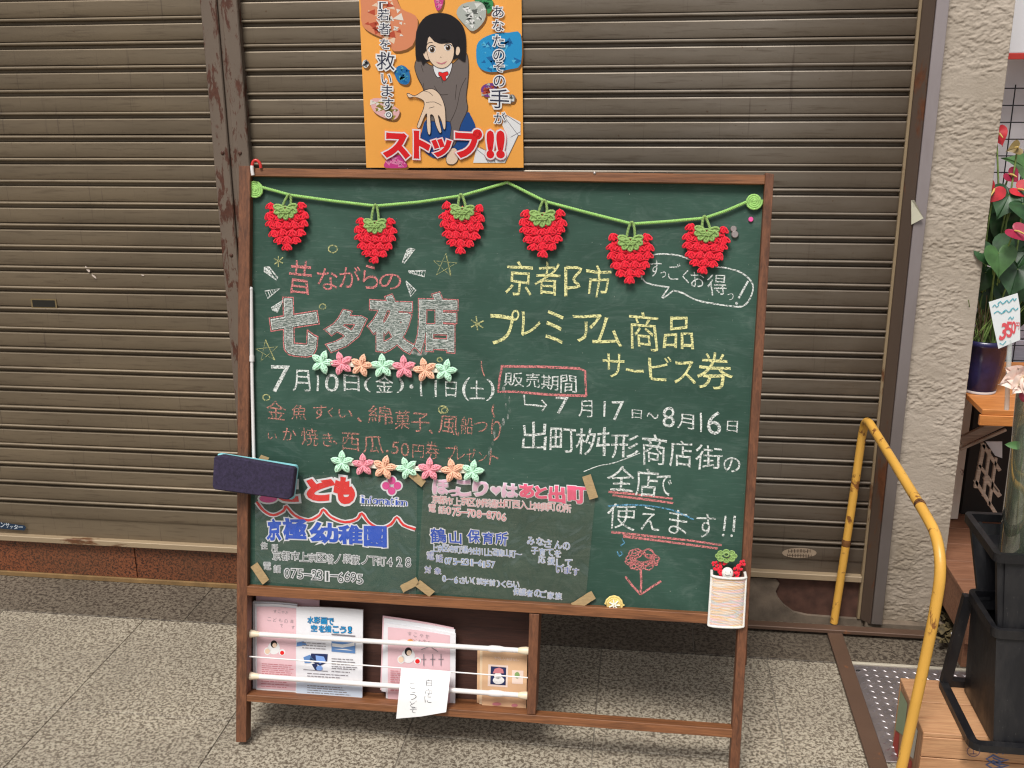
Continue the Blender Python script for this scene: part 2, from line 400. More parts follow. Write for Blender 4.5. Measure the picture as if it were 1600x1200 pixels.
# post between the shutters
def rectprism(name, x0, x1, y0, y1, z0, z1, mat, parent, bv=.0015):
    mb = MB(); mb.box((x0, y0, z0), (x1, y1, z1)); o = mb.build(name, mat, parent)
    return bevel(o, bv) if bv else o
post = empty('shutter_post', (-1.366, 0, 0), 'rust stained steel post between the two roller shutters', 'post')
rectprism('post_face', -1.428, -1.374, -.036, .02, .0, 2.8, mPost, post, .003)
rectprism('post_face', -1.358, -1.305, -.036, .02, .0, 2.8, mPost, post, .003)
rectprism('centre_web', -1.374, -1.358, -.026, .02, .0, 2.8, mPost, post, .002)
mb = MB()
for z in (.3, .8, 1.28, 1.62, 2.2):
    for x in (-1.395, -1.335): mb.ball((x, -.0365, z), .007, .003, .007)
mb.build('rivet', rust_mat('rivet_rust', (.09, .04, .025), (.06, .02, .01), .5), post)
# guide rail at the column
rail = empty('shutter_guide_rail', (.81, 0, 0), 'brown guide rail with lilac flashing between shutter and stucco column', 'guide rail')
rectprism('rail_lip', .775, .784, -.016, .012, .03, 2.8, mLip, rail)
mb = MB(); mb.hexa([(.785, -.012, .03), (.812, -.046, .03), (.812, -.046, 2.8), (.785, -.012, 2.8)], [(.789, -.008, .03), (.816, -.042, .03), (.816, -.042, 2.8), (.789, -.008, 2.8)]); fixn(mb.build('rail_channel', mBrownFace, rail))
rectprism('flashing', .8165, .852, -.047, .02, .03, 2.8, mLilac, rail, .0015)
q = [wall(1424, 313, -.052), wall(1429, 313, -.060), wall(1443, 341, -.060), wall(1424, 351, -.050)]
mb = MB(); mb.hexa(q, [p+Vector((0, .004, 0)) for p in q]); tg = mb.build('tape_flap', M('cream_tape', (.62, .60, .47), .6), rail, label='torn cream tape flap')

# building masonry behind everything (keeps light out from behind the shutters)
mb = MB(); mb.box((-6, .03, 0), (.90, .5, 3.3)); w_ = mb.build('wall', M('plain_masonry', (.2, .18, .15), .9)); tag(w_, kind='structure')
# kerb under the shutters
kerb = empty('shopfront_kerb', (-.5, 0, 0), 'low kerb under the shutters, red brown granite left and chipped concrete right', 'kerb')
rectprism('granite_stone', -3.6, -1.9, .0, .03, .018, .155, mKerb, kerb)
rectprism('granite_stone', -1.897, -.9, .0, .03, .018, .155, mKerb, kerb)
rectprism('granite_stone', -.897, .42, .0, .03, .018, .155, mKerb, kerb)
rectprism('mortar_strip', -3.6, .42, -.008, .03, 0, .018, mKerbStrip, kerb)
# broken concrete and the exposed reddish stone on the right
rectprism('stone_core', .42, .80, .004, .03, .0, .168, M('reddish_stone', (.085, .038, .026), .75, var=.35, vs=25, bs=70), kerb)
edge = [(1187, 903), (1195, 903), (1212, 905), (1218, 912), (1212, 924), (1216, 935), (1225, 946), (1240, 957), (1262, 962), (1300, 965), (1345, 968), (1347, 985), (1170, 985), (1170, 903)]
pts = [wall(x, y, -.010) for x, y in edge]
mb = MB(); mb.hexa(pts, [p+Vector((0, .03, 0)) for p in pts]); fixn(mb.build('concrete_render', mConc, kerb))
rectprism('concrete_render', .776, .80, -.006, .03, .0, .17, mConc, kerb)
# maker's plates
def oval(cx, cy, rx, ry, Y, n=24): return [wall(cx+rx*math.cos(2*math.pi*k/n), cy+ry*math.sin(2*math.pi*k/n)+.0*rx, Y) for k in range(n)]
mb = MB(); mb.add(oval(1249, 864, 27, 8, -.0088), [list(range(23, -1, -1))])
pl = mb.build('maker_plate', M('plate_tan', (.36, .27, .19), .5), shR)

# ------------------------------------------------------------------ stucco column
cx0, cx1 = .853, 1.046
colr = empty('stucco_column', ((cx0+cx1)/2, .2, 0), 'cream rough stucco column right of the shutters', 'column')
def stucco_h(x, z):
    p = Vector((x*1.0, .3, z*1.25))
    p = Vector((x, .3, z*1.7))
    w = Vector((noise.noise(p*24), 0, noise.noise(p*24+Vector((3, 1, 8)))))*.020
    n1 = noise.noise((p+w)*48); n2 = noise.noise((p-w)*95+Vector((5, 2, 1))); m_ = .5+.5*math.tanh(noise.noise(p*7)*6+.9)
    return (.0010*math.tanh(n1*12)*(.2+.8*m_)+.0007*math.tanh(n2*9)*m_+.0006*noise.noise(p*190))*-1
nx, nz_ = 80, 1150
vs = []; fs = []
for j in range(nz_+1):
    z = .035+2.8*j/nz_
    for i in range(nx+1):
        x = cx0+(cx1-cx0)*i/nx
        e = min(1, (cx1-x)/.02)
        k = stucco_h(x, z)
        vs.append((x-(0 if i < nx else .004*abs(k)*100), -.012-k-(.0 if i < nx else -.006), z + (.01*noise.noise(Vector((x*20, 0, 0))) if j == 0 else 0)))
for j in range(nz_):
    for i in range(nx): fs.append([j*(nx+1)+i, j*(nx+1)+i+1, (j+1)*(nx+1)+i+1, (j+1)*(nx+1)+i])
def stucco_mat():
    m, n, l, b = mat_base('stucco', .9, 0, .2)
    f = nz(n, l, pos(n, l), 3.5, 5); c = ramp(n, l, f, [(.3, (.40, .34, .275)), (.72, (.51, .44, .37))])
    sep = n.new('ShaderNodeSeparateXYZ'); l.new(pos(n, l), sep.inputs[0])
    mr = n.new('ShaderNodeMapRange'); mr.inputs[1].default_value = .75; mr.inputs[2].default_value = 0; l.new(sep.outputs[2], mr.inputs[0])
    g = nz(n, l, pos(n, l, (1, 1, .5)), 7, 5)
    mm = n.new('ShaderNodeMath'); mm.operation = 'MULTIPLY'; l.new(mr.outputs[0], mm.inputs[0]); l.new(ramp(n, l, g, [(.25, .25), (.65, .95)]), mm.inputs[1])
    c = mixc(n, l, mm.outputs[0], c, (.21, .165, .11)); l.new(c, b.inputs['Base Color'])
    bump(n, l, b, nz(n, l, pos(n, l), 160, 3), .5, .002); return m
mStucco = stucco_mat()
mb = MB(); mb.add(vs, fs, True); mb.build('stucco_face', mStucco, colr)
mb = MB(); mb.box((cx0+.002, -.010, .03), (cx1-.004, .62, 2.83)); mb.build('column_core', mStucco, colr)
rectprism('footing', .80, 1.10, -.035, .60, 0, .032, mConc, colr, .004)

# ------------------------------------------------------------------ glyph engine
_GC = {}; _bb = {}
def glyph(ch, off=0.0, outline=0.0):
    key = (ch, off, outline)
    if key in _GC: return _GC[key]
    cu = bpy.data.curves.new('t', 'FONT'); cu.body = ch; cu.size = 1; cu.resolution_u = 3; cu.offset = off
    if outline:
        cu.fill_mode = 'NONE'; cu.bevel_depth = outline; cu.bevel_resolution = 1
    ob = bpy.data.objects.new('t', cu); COL.objects.link(ob)
    dg = bpy.context.evaluated_depsgraph_get(); ev = ob.evaluated_get(dg); me = ev.to_mesh()
    v = [(p.co.x, p.co.y) for p in me.vertices]; f = [list(p.vertices) for p in me.polygons]
    z = [p.co.z for p in me.vertices]
    ev.to_mesh_clear(); bpy.data.objects.remove(ob); bpy.data.curves.remove(cu)
    if not v: _GC[key] = ([], [], []); return _GC[key]
    if ch not in _bb:
        if off == 0 and not outline: _bb[ch] = (min(p[0] for p in v), max(p[0] for p in v), min(p[1] for p in v), max(p[1] for p in v))
        else: glyph(ch)
    x0, x1, y0, y1 = _bb[ch]
    sx, sy = max(x1-x0, 1e-6), max(y1-y0, 1e-6)
    _GC[key] = ([((p[0]-x0)/sx, (p[1]-y0)/sy) for p in v], f, z); return _GC[key]
class Print:
    """Collects glyphs and strokes drawn in photo measurements and lays them on a real surface."""
    def __init__(s, plane, h): s.mb = MB(); s.plane = plane; s.h = h; s.seed = random.random()*100; s.seg = []
    def lay(s, pts, fs, wob=0.0, fr=.05, dz=None):
        out = []
        for i, (x, y) in enumerate(pts):
            if wob:
                q = Vector((x*fr, y*fr, s.seed)); x += wob*noise.noise(q); y += wob*noise.noise(q+Vector((9, 4, 7)))
            out.append(s.plane(x, y, s.h + (dz[i] if dz else 0)))
        s.mb.add(out, fs); s.seg.append(len(s.mb.f))
    def ch(s, c, x0, y0, x1, y1, off=0.0, outline=0.0, wob=None, skew=0.0, grow=0.0):
        w, h = x1-x0, y1-y0; wb = .10*max(w, h) if wob is None else wob
        bold = off if off > .012 else 0
        parts = [glyph(c, 0 if bold else off, 0)] + ([glyph(c, 0, bold)] if bold else [])
        for v, f, z in parts:
            pts = [(x0+(x1-x0)*a + skew*(b-.5)*h, y1-(y1-y0)*b + (a-.5)*.05*w) for a, b in v]
            s.lay(pts, f, wb, 1.2/max(w, h), None if v is parts[0][0] else [zz/max(bold, 1e-6)*.00004 for zz in z])
        if bold: s.seg.pop(-2)
    def line(s, text, xa, ya, xb, yb, sz, off=0.0, jit=.08, wob=None, aspect=.92, vertical=False, outline=0.0, grow=0.0):
        n = len(text)
        for k, c in enumerate(text):
            if c == ' ': continue
            t = k/max(1, n-1); x = xa+(xb-xa)*t + random.uniform(-jit, jit)*sz; y = ya+(yb-ya)*t + random.uniform(-jit, jit)*sz
            w = sz*aspect; h = sz
            if c in 'っゃゅょッ.,、。・0123456789': w *= .62
            if c in 'っッ': h *= .6; y += sz*.15
            if c in '。、.,・': w = h = sz*.22; y += 0 if c == '・' else sz*.3
            if c == '-' or c == 'ー' or c == '~': h *= .14
            if c in '()!|1itf': w *= .42
            if c in 'anmor': h *= .62; y += sz*.19
            if c == 'm': w *= 1.35
            if c in 'anorf': w *= .85
            if c in 'くノ': w *= .75
            s.ch(c, x-w/2, y-h/2, x+w/2, y+h/2, off, outline, wob, grow=grow)
    def stroke(s, pts, w=3, wob=0.0, closed=False, smooth=0):
        if smooth: pts = [(p.x, p.y) for p in smooth_path([(a, b, 0) for a, b in pts], smooth, closed)]
        n = len(pts); L = []
        for i in range(n):
            a = pts[i-1] if (i > 0 or closed) else pts[i]; b = pts[(i+1) % n] if (i < n-1 or closed) else pts[i]
            dx, dy = b[0]-a[0], b[1]-a[1]; d = math.hypot(dx, dy) or 1
            ww = w*random.uniform(.85, 1.12)/2
            L += [(pts[i][0]-dy/d*ww, pts[i][1]+dx/d*ww), (pts[i][0]+dy/d*ww, pts[i][1]-dx/d*ww)]
        fs = [[2*i, 2*i+1, 2*((i+1) % n)+1, 2*((i+1) % n)] for i in range(n if closed else n-1)]
        s.lay(L, fs, wob)
    def poly(s, pts, smooth=0, wob=0):
        if smooth: pts = [(p.x, p.y) for p in smooth_path([(a, b, 0) for a, b in pts], smooth, True)]
        s.lay(pts, [list(range(len(pts)))], wob)
    def disc(s, x, y, rx, ry=None, n=18):
        ry = ry or rx; s.poly([(x+rx*math.cos(2*math.pi*k/n), y+ry*math.sin(2*math.pi*k/n)) for k in range(n)])
    def build(s, name, mat, parent, label=None, split=False, kind=None):
        if split:
            a = 0; allf = s.mb.f; base = name
            for b in s.seg:
                ids = sorted({i for f in allf[a:b] for i in f}); mp = {i: k for k, i in enumerate(ids)}
                m2 = MB(); m2.add([s.mb.v[i] for i in ids], [[mp[i] for i in f] for f in allf[a:b]]); q = Print(s.plane, s.h); q.mb = m2; q.build(name, mat, parent); a = b
            return
        o = s.mb.build(name, mat, parent, label=label)
        if kind: o['kind'] = kind
        bm = bmesh.new(); bm.from_mesh(o.data)
        ng = [f for f in bm.faces if len(f.verts) > 4]
        if ng: bmesh.ops.triangulate(bm, faces=ng)
        bm.to_mesh(o.data); bm.free()
        return o
# maker plate lettering
P = Print(wall, -.0094); P.line('HHHHHHH', 1234, 861, 1264, 861, 5, .01); P.line('HHHHHHHHH', 1232, 868, 1266, 869, 5, .01)
P.build('plate_lettering', flat_mat('plate_ink', (.10, .07, .05)), pl)
P = Print(wall, -.0105); P.poly([(-60, 808), (38, 821), (41, 824), (38, 829), (-60, 821)]); st = P.build('maker_sticker', flat_mat('sticker_navy', (.015, .035, .07)), shL)
P = Print(wall, -.0108); P.line('ンサッター', 4, 820, 32, 824, 7, .01); P.build('sticker_lettering', flat_mat('sticker_white', (.6, .65, .7)), st)

# ------------------------------------------------------------------ chalkboard stand
board = empty('chalkboard_stand', (BO.x+.72, BO.y, 0), 'large green chalkboard in a brown wooden frame with a leaflet shelf below', 'chalkboard')
HF = .022
def prism(name, px, h0, h1, mat, parent, bv=.0012, label=None):
    """outline measured on the front plane h1 of the board, extruded straight back to h0"""
    fr = [brd(x, y, h1) for x, y in px]; d = BW*(h1-h0)
    mb = MB(); mb.hexa(fr, [p-d for p in fr]); o = mb.build(name, mat, parent, label=label)
    return bevel(o, bv) if bv else fixn(o)
panel = prism('board_panel', [(380, 268), (1203, 280), (1160, 972), (378, 925)], -.010, 0, mBoard, board, 0)
prism('upright', [(373, 259), (391, 259), (384.5, 1160), (368.5, 1160)], -.016, HF, mWoodV, board)
prism('upright', [(1196, 270), (1209.5, 272), (1154, 1223), (1139, 1223)], -.016, HF, mWoodV, board)
prism('top_rail', [(391.5, 262.5), (1195.5, 273), (1195, 288), (391, 275)], -.016, HF+.001, mWoodH, board)
prism('middle_rail', [(385.5, 916), (1158.5, 963), (1157.5, 978), (385.5, 930.5)], -.070, HF-.001, mWoodH, board)
prism('bottom_rail', [(385, 1086), (1147.5, 1140), (1147, 1153.5), (385, 1096)], -.016, HF-.001, mWoodH, board)
prism('shelf_board', [(385, 1080.5), (830, 1111), (830, 1117), (385, 1087)], -.070, -.0165, mWoodH, board)
prism('divider', [(827, 959), (842.5, 960), (836.5, 1117), (823, 1116)], -.070, HF-.002, mWoodV, board)
prism('shelf_back', [(380, 921), (842, 948), (834, 1117), (380, 1086)], -.078, -.0705, mWoodDark, board, 0)
prism('shelf_side', [(382, 926), (386.5, 926), (386.5, 1084), (382, 1084)], -.070, -.0165, mWoodV, board, 0)
for x, y, t in ((1161, 1036, (1183, 300)), (560, 1046, (560, 300))):
    p = flo(x, y); q = brd(t[0], t[1], -.030)
    mb = MB(); mb.bar(p+Vector((0, 0, 0)), q, .020, .026, up=(0, 1, 0)); mb.build('rear_leg', mWoodV, board)
# hinges on the top edge, bolt heads, knot
mHinge = M('dark_hinge', (.035, .025, .022), .45, .6); mScrew = M('screw_steel', (.55, .50, .48), .35, .8)
def hinge(xa, xb, ya, yb, scr):
    a = brd(xa, ya, HF-.010); b = brd(xb, yb, HF-.010); n = BV
    top = (brd((xa+xb)/2, 262.5+(xa+xb)/2*.0128-4.8, HF+.001)-BO).dot(BV)
    def pt(p, h): return p + BV*(top-(p-BO).dot(BV)+.0008) + BW*(h-(p-BO).dot(BW))
    fr = [pt(a, HF-.004), pt(b, HF-.004), pt(b, HF-.013), pt(a, HF-.013)]
    mb = MB(); mb.hexa(fr, [p+BV*.0014 for p in fr]); o = fixn(mb.build('hinge', mHinge, board))
    mb = MB()
    for t in scr: mb.ball(fr[0].lerp(fr[1], t)*.5+fr[3].lerp(fr[2], t)*.5+BV*.0016, .0022, .0022, .001)
    mb.build('hinge_screw', mScrew, o)
hinge(531, 592, 258, 258, (.2, .8)); hinge(990, 1052, 264, 265, (.15, .5, .85))
mb = MB(); mb.ball(brd(929, 270.5, HF+.002), .004, .002, .004); mb.build('bolt_head', mScrew, board)

# tension rods
def rod(xa, ya, xb, yb, h, r, name, caps):
    a, b = brd(xa, ya, h), brd(xb, yb, h)
    mb = MB(); mb.tube([a, b], r, 14); o = mb.build(name, mWhitePl, board)
    if caps:
        d = (b-a).normalized(); L = (b-a).length
        mb = MB(); mb.tube([a-d*.004, a+d*.004, a+d*.014, a+d*.030], [r*1.55, r*1.65, r*1.35, r*1.02], 14); mb.build('rod_cap', mIvory, o); mb = MB()
        mb.tube([b+d*.004, b-d*.004, b-d*.018, b-d*.026], [r*1.5, r*1.6, r*1.35, r*1.02], 14); mb.build('rod_cap', mIvory, o)
        mb = MB(); mb.tube([b-d*.110, b-d*.100, b-d*.078, b-d*.066], [r*1.05, r*1.35, r*1.3, r*1.02], 14); mb.build('rod_collar', mWhitePl, o)
rod(390, 990, 824, 1017, -.006, .0072, 'tension_rod', True)
rod(390, 1056, 824, 1087, -.006, .0072, 'tension_rod', True)
rod(386, 1025.5, 826, 1059, .002, .0020, 'thin_rod', False)

# ------------------------------------------------------------------ chalk writing (each line of writing is one flat layer on the panel)
def CH(): return Print(brd, random.uniform(.0006, .0012))
def chars(P, items, off=0.0, **k):
    for c, x0, x1, y0, y1 in items:
        if c == '|': P.stroke([((x0+x1)/2+random.uniform(-1, 1), y0), ((x0+x1)/2, (y0+y1)/2), ((x0+x1)/2+random.uniform(-1, 1), y1)], 3.2+60*max(off, -.02))
        else: P.ch(c, x0, y0, x1, y1, off, **k)
P = CH(); chars(P, [('昔', 449, 490, 408, 459), ('な', 495, 527, 420, 452), ('が', 529, 563, 416, 450), ('ら', 567, 589, 414, 452), ('の', 594, 627, 427, 451)], 0); P.build('chalk_character', cPink, panel, split=True)
BIG = [('七', 421, 499, 466, 554), ('夕', 507, 573, 483, 552), ('夜', 573, 649, 459, 552), ('店', 646, 719, 456, 552)]
_sd = 31.7
for off_, h_, mt_, nm_ in ((.086, .0004, cPink, 'chalk_letter_outline'), (.066, .0008, mBoard, 'letter_gap'), (.052, .0012, cWhite, 'chalk_letter_edge'), (.036, .0016, mBoard, 'letter_gap'), (.038, .0020, cWhiteHatch, 'chalk_block_letter')):
    P = Print(brd, h_); P.seed = _sd
    for c, x0, x1, y0, y1 in BIG: P.ch(c, x0+6, y0+6, x1-6, y1-6, off_*(.80 if c in '夜店' else 1), wob=3.0)
    P.build(nm_, mt_, panel, split=True)
P = CH(); chars(P, [('7', 425, 451, 572, 614), ('月', 458, 483, 578, 611), ('|', 495, 499, 586, 611), ('0', 508, 530, 584, 611), ('日', 537, 562, 586, 612),
    ('(', 569, 580, 588, 613), ('金', 588, 615, 587, 614), (')', 620, 632, 588, 615), ('|', 655, 660, 594, 619), ('|', 679, 682, 594, 620), ('日', 695, 714, 596, 620),
    ('(', 722, 733, 590, 625), ('土', 733, 757, 595, 623), (')', 759, 772, 592, 624)], .0); P.disc(643, 604, 3.2); P.build('chalk_character', cWhite, panel, split=True)
P = CH(); chars(P, [('金', 416, 446, 628, 656), ('魚', 455, 479, 632, 656), ('す', 489, 511, 633, 656), ('く', 512, 520, 636, 652), ('い', 527, 551, 640, 653), ('綿', 575, 611, 634, 664),
    ('菓', 618, 641, 641, 671), ('子', 643, 671, 646, 676), ('風', 685, 718, 650, 679), ('船', 721, 739, 651, 678), ('つ', 741, 762, 658, 674), ('り', 768, 782, 654, 688), ('か', 441, 463, 669, 688)], -.002)
P.stroke([(559, 653), (564, 659)], 3); P.stroke([(671, 672), (676, 677)], 3); P.build('chalk_character', cPinkDim, panel, split=True)
P = CH(); chars(P, [('い', 418, 432, 676, 687), ('焼', 471, 496, 669, 697), ('き', 504, 520, 677, 698), ('西', 533, 562, 676, 705), ('瓜', 567, 600, 680, 708), ('5', 612, 624, 690, 710), ('0', 627, 640, 692, 712),
    ('円', 644, 662, 695, 716), ('券', 664, 686, 690, 718), ('プ', 696, 714, 695, 718), ('レ', 714, 726, 702, 718), ('ゼ', 728, 744, 700, 722), ('ン', 748, 760, 706, 722), ('ト', 764, 778, 703, 728)], -.004)
P.stroke([(521, 689), (526, 694)], 3); P.disc(605, 705, 2); P.build('chalk_character', cPinkDim, panel, split=True)
P = CH(); chars(P, [('京', 791, 831, 408, 462), ('者', 835, 874, 409, 462), ('市', 915, 953, 412, 467)], 0)
P.stroke([(884, 417), (884, 463)], 5); P.stroke([(884, 418), (908, 420), (896, 436), (905, 447), (886, 450)], 4.5, smooth=3)
chars(P, [('プ', 764, 812, 482, 540), ('レ', 815, 845, 486, 523), ('ミ', 853, 880, 486, 536), ('ア', 897, 939, 491, 534), ('ム', 927, 974, 495, 541), ('商', 985, 1029, 489, 547), ('品', 1036, 1085, 495, 546),
    ('サ', 942, 975, 553, 590), ('ビ', 1013, 1048, 556, 595), ('ス', 1053, 1087, 564, 600), ('券', 1091, 1143, 553, 606)], 0)
P.stroke([(978, 577), (992, 580), (1006, 580)], 4); P.build('chalk_character', cYellow, panel, split=True)
P = CH(); chars(P, [('す', 1015, 1032, 407, 433), ('っ', 1032, 1041, 424, 434), ('ご', 1045, 1064, 412, 438), ('く', 1066, 1076, 422, 442), ('お', 1079, 1101, 425, 449), ('得', 1106, 1136, 429, 461), ('っ', 1137, 1146, 458, 469)], -.004)
P.stroke([(1169, 439), (1154, 466)], 3); P.disc(1151, 474, 2.2)
P.stroke([(1003, 437), (1004, 418), (1018, 400), (1034, 397), (1060, 399), (1082, 407), (1116, 416), (1137, 419), (1160, 427), (1176, 444), (1173, 464), (1163, 477), (1149, 479), (1112, 474), (1086, 468), (1067, 458), (1052, 454)], 2.6, smooth=4)
P.stroke([(1052, 454), (1046, 459), (1036, 466), (1034, 465), (1043, 452), (1046, 449), (1020, 445), (1008, 441), (1003, 434)], 2.4); P.build('chalk_character', cWhite, panel, split=True)
P = CH(); P.stroke([(782, 572), (850, 573), (905, 576), (914, 580), (915, 600), (916, 619)], 3.6, 1.2); P.stroke([(916, 619), (860, 617), (800, 612), (777, 612)], 3.6, 1); P.stroke([(784, 573), (781, 590), (778, 612)], 3.2, 1); P.build('chalk_box', cPink, panel, split=True)
P = CH(); chars(P, [('販', 788, 818, 582, 605), ('売', 822, 843, 583, 606), ('期', 846, 872, 586, 609), ('間', 875, 901, 587, 613)], 0); P.build('chalk_character', cWhite, panel, split=True)
P = CH(); P.stroke([(819, 617), (820, 632), (835, 633), (851, 635)], 2.6); P.stroke([(846, 625), (854, 633), (847, 642)], 2.6)
chars(P, [('7', 868, 890, 620, 648), ('月', 903, 926, 625, 652), ('|', 943, 946, 627, 651), ('7', 956, 976, 627, 656), ('日', 987, 1003, 640, 654), ('〜', 1010, 1029, 645, 654), ('8', 1035, 1055, 635, 668), ('月', 1058, 1085, 647, 671),
    ('|', 1094, 1097, 645, 675), ('6', 1105, 1128, 644, 679), ('日', 1136, 1153, 658, 675)], -.003); P.build('chalk_character', cWhite, panel, split=True)
P = CH(); chars(P, [('出', 816, 854, 660, 703), ('町', 859, 900, 669, 707), ('桝', 899, 954, 669, 712), ('形', 957, 1000, 680, 716), ('商', 1004, 1041, 679, 726), ('店', 1044, 1082, 687, 729), ('街', 1084, 1130, 695, 734), ('の', 1130, 1157, 714, 738),
    ('全', 949, 991, 729, 768), ('店', 993, 1028, 733, 775), ('で', 1028, 1049, 741, 774)], 0); P.build('chalk_character', cWhite, panel, split=True)
P = CH(); chars(P, [('使', 949, 992, 786, 829), ('え', 1002, 1031, 792, 829), ('ま', 1045, 1074, 797, 836), ('す', 1086, 1118, 800, 839)], -.006); P.stroke([(1134, 806), (1131, 829)], 3.4); P.stroke([(1148, 806), (1146, 831)], 3.4); P.disc(1130, 836, 2); P.disc(1143, 837, 2)
P.build('chalk_character', cWhite, panel, split=True)
P = CH(); P.stroke([(951, 768), (985, 771), (1020, 776), (1051, 779)], 3.4, 1); P.stroke([(957, 774), (1000, 779), (1052, 786)], 3.4, 1); P.stroke([(955, 831), (1010, 837), (1080, 845), (1128, 852)], 3.4, 1); P.stroke([(974, 838), (1030, 845), (1122, 857)], 3.6, 1); P.build('chalk_underline', cPink, panel, split=True)
P = CH(); P.stroke([(950, 791), (975, 789), (1010, 790), (1050, 797), (1084, 812)], 2.4, smooth=3); P.stroke([(972, 842), (976, 848), (970, 853)], 2); P.stroke([(964, 862), (968, 869), (973, 866), (970, 861)], 2.4); P.build('chalk_blue_line', cBlue, panel)
P = CH(); sc = []
for k in range(46):
    t = k*.62; r = 17+7*math.sin(k*1.7); sc.append((1004+r*1.05*math.cos(t)+4*math.sin(k*.9), 874+r*.62*math.sin(t)+3*math.cos(k*1.3)))
P.stroke(sc, 1.8, smooth=3)
for k in range(6):
    t = k*1.05; cxx, cyy = 1004+18*math.cos(t), 874+11*math.sin(t)
    P.stroke([(cxx+8*math.cos(a*.7), cyy+7*math.sin(a*.7)) for a in range(10)], 2.0)
P.stroke([(1001, 888), (1002, 908), (1001, 929)], 3.2); P.stroke([(977, 901), (988, 915), (1001, 929)], 3); P.stroke([(1033, 908), (1017, 918), (1001, 929)], 3); P.build('chalk_tree_drawing', cPink, panel)
def star(P, x, y, r, rot=0.0):
    q = [(x+r*math.sin(rot+2*math.pi*k*2/5), y-r*math.cos(rot+2*math.pi*k*2/5)) for k in range(5)]; P.stroke(q+[q[0], q[1]], 2.2, .8)
P = CH(); star(P, 695, 415, 19, .1); star(P, 417, 549, 18, -.1)
P.stroke([(435, 400), (435, 417)], 1.8); P.stroke([(428, 404), (442, 411)], 1.8); P.stroke([(429, 413), (442, 402)], 1.8)
P.stroke([(744, 494), (746, 516)], 2.2); P.stroke([(736, 500), (755, 512)], 2.2); P.stroke([(736, 511), (756, 501)], 2.2)
for x, y, r in ((520, 389, 7), (504, 479, 5), (416, 621, 5.5), (692, 640, 7), (695, 641, 5), (687, 562, 4)): P.stroke([(x+r*math.cos(a*.7), y+r*.85*math.sin(a*.7)) for a in range(9)], 2, closed=True)
P.build('chalk_mark', cYellowDim, panel, split=True)
P = CH()
for t in ([(413, 418), (420, 417), (434, 434), (432, 437), (413, 424)], [(414, 455), (437, 451), (418, 466)], [(424, 481), (442, 469), (433, 488), (426, 484)], [(640, 388), (648, 389), (632, 411), (629, 410), (636, 391)],
          [(638, 424), (665, 423), (663, 432), (640, 426)], [(634, 439), (650, 453), (642, 463), (636, 445)]):
    P.stroke(t, 2.2, .6, closed=True)
    a, b = t[0], t[len(t)//2]
    for k in range(5): u = .2+.15*k; P.stroke([(t[0][0]+(t[1][0]-t[0][0])*u, t[0][1]+(t[1][1]-t[0][1])*u+1), (t[-1][0]+(t[-2][0]-t[-1][0])*u, t[-1][1]+(t[-2][1]-t[-1][1])*u)], 1.2)
P.stroke([(912, 737), (935, 728), (960, 723), (1000, 708)], 1.4, smooth=3); P.build('chalk_mark', cWhite, panel, split=True)
P = CH(); P.stroke([(752, 564), (753, 576), (757, 588)], 1.8, smooth=3); P.stroke([(772, 632), (769, 642), (773, 652)], 2.6, smooth=3); P.build('chalk_pink_tick', cPinkDim, panel)
P = Print(brd, .0004); P.poly([(636, 541), (655, 537), (668, 548), (662, 556), (640, 552)], 3)
for k in range(14):
    t = k/13; P.disc(780+14*math.sin(t*5)+random.uniform(-4, 4), 600+t*110, random.uniform(1, 3), random.uniform(3, 7), 10)
P.build('chalk_smudge', cSmudge, panel, split=True)

# ------------------------------------------------------------------ plastic covered marker posters on the board
def sheet(label, px, tint, haze, hazec):
    r = empty('plastic_sheet', brd(*px[0], .004), label, 'poster')
    mb = MB(); nx_, ny_ = 14, 10; vs = []; fs = []
    for j in range(ny_+1):
        for i in range(nx_+1):
            u, v = i/nx_, j/ny_
            x = (px[0][0]*(1-u)+px[1][0]*u)*(1-v) + (px[3][0]*(1-u)+px[2][0]*u)*v; y = (px[0][1]*(1-u)+px[1][1]*u)*(1-v) + (px[3][1]*(1-u)+px[2][1]*u)*v
            vs.append(brd(x, y, .0065+.0025*noise.noise(Vector((x*.02, y*.02, 3)))*min(1, 6*u*(1-u))))
    for j in range(ny_):
        for i in range(nx_): fs.append([j*(nx_+1)+i, (j+1)*(nx_+1)+i, (j+1)*(nx_+1)+i+1, j*(nx_+1)+i+1])
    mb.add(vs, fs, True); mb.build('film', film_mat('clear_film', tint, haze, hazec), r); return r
sh1 = sheet('clear plastic sheet with red and blue marker lettering at bottom left of the green board', [(399, 738), (652, 749), (650, 930), (398, 908)], (1, 1, 1), .03, (.3, .4, .3))
sh2 = sheet('plastic sheet with a painted brownish reflection and pink heart heading, taped in the middle of the green board', [(662, 750), (931, 768), (914, 948), (652, 924)], (.98, .97, .95), .055, (.24, .21, .14))  # brownish haze in the film colour stands in for a reflection
HO, HI = .0014, .0026
def marker(parent, name, colr_, items, w_off, c_off, grow=1.6, skewy=0):
    A = Print(brd, HO+random.uniform(0, .0004)); B = Print(brd, HI+random.uniform(0, .0003)); B.seed = A.seed
    for c, x0, x1, y0, y1 in items:
        A.ch(c, x0, y0, x1, y1, w_off, grow=grow); B.ch(c, x0, y0, x1, y1, c_off)
    A.build(name+'_outline', mOutline, parent, split=True); B.build(name, colr_, parent, split=True)
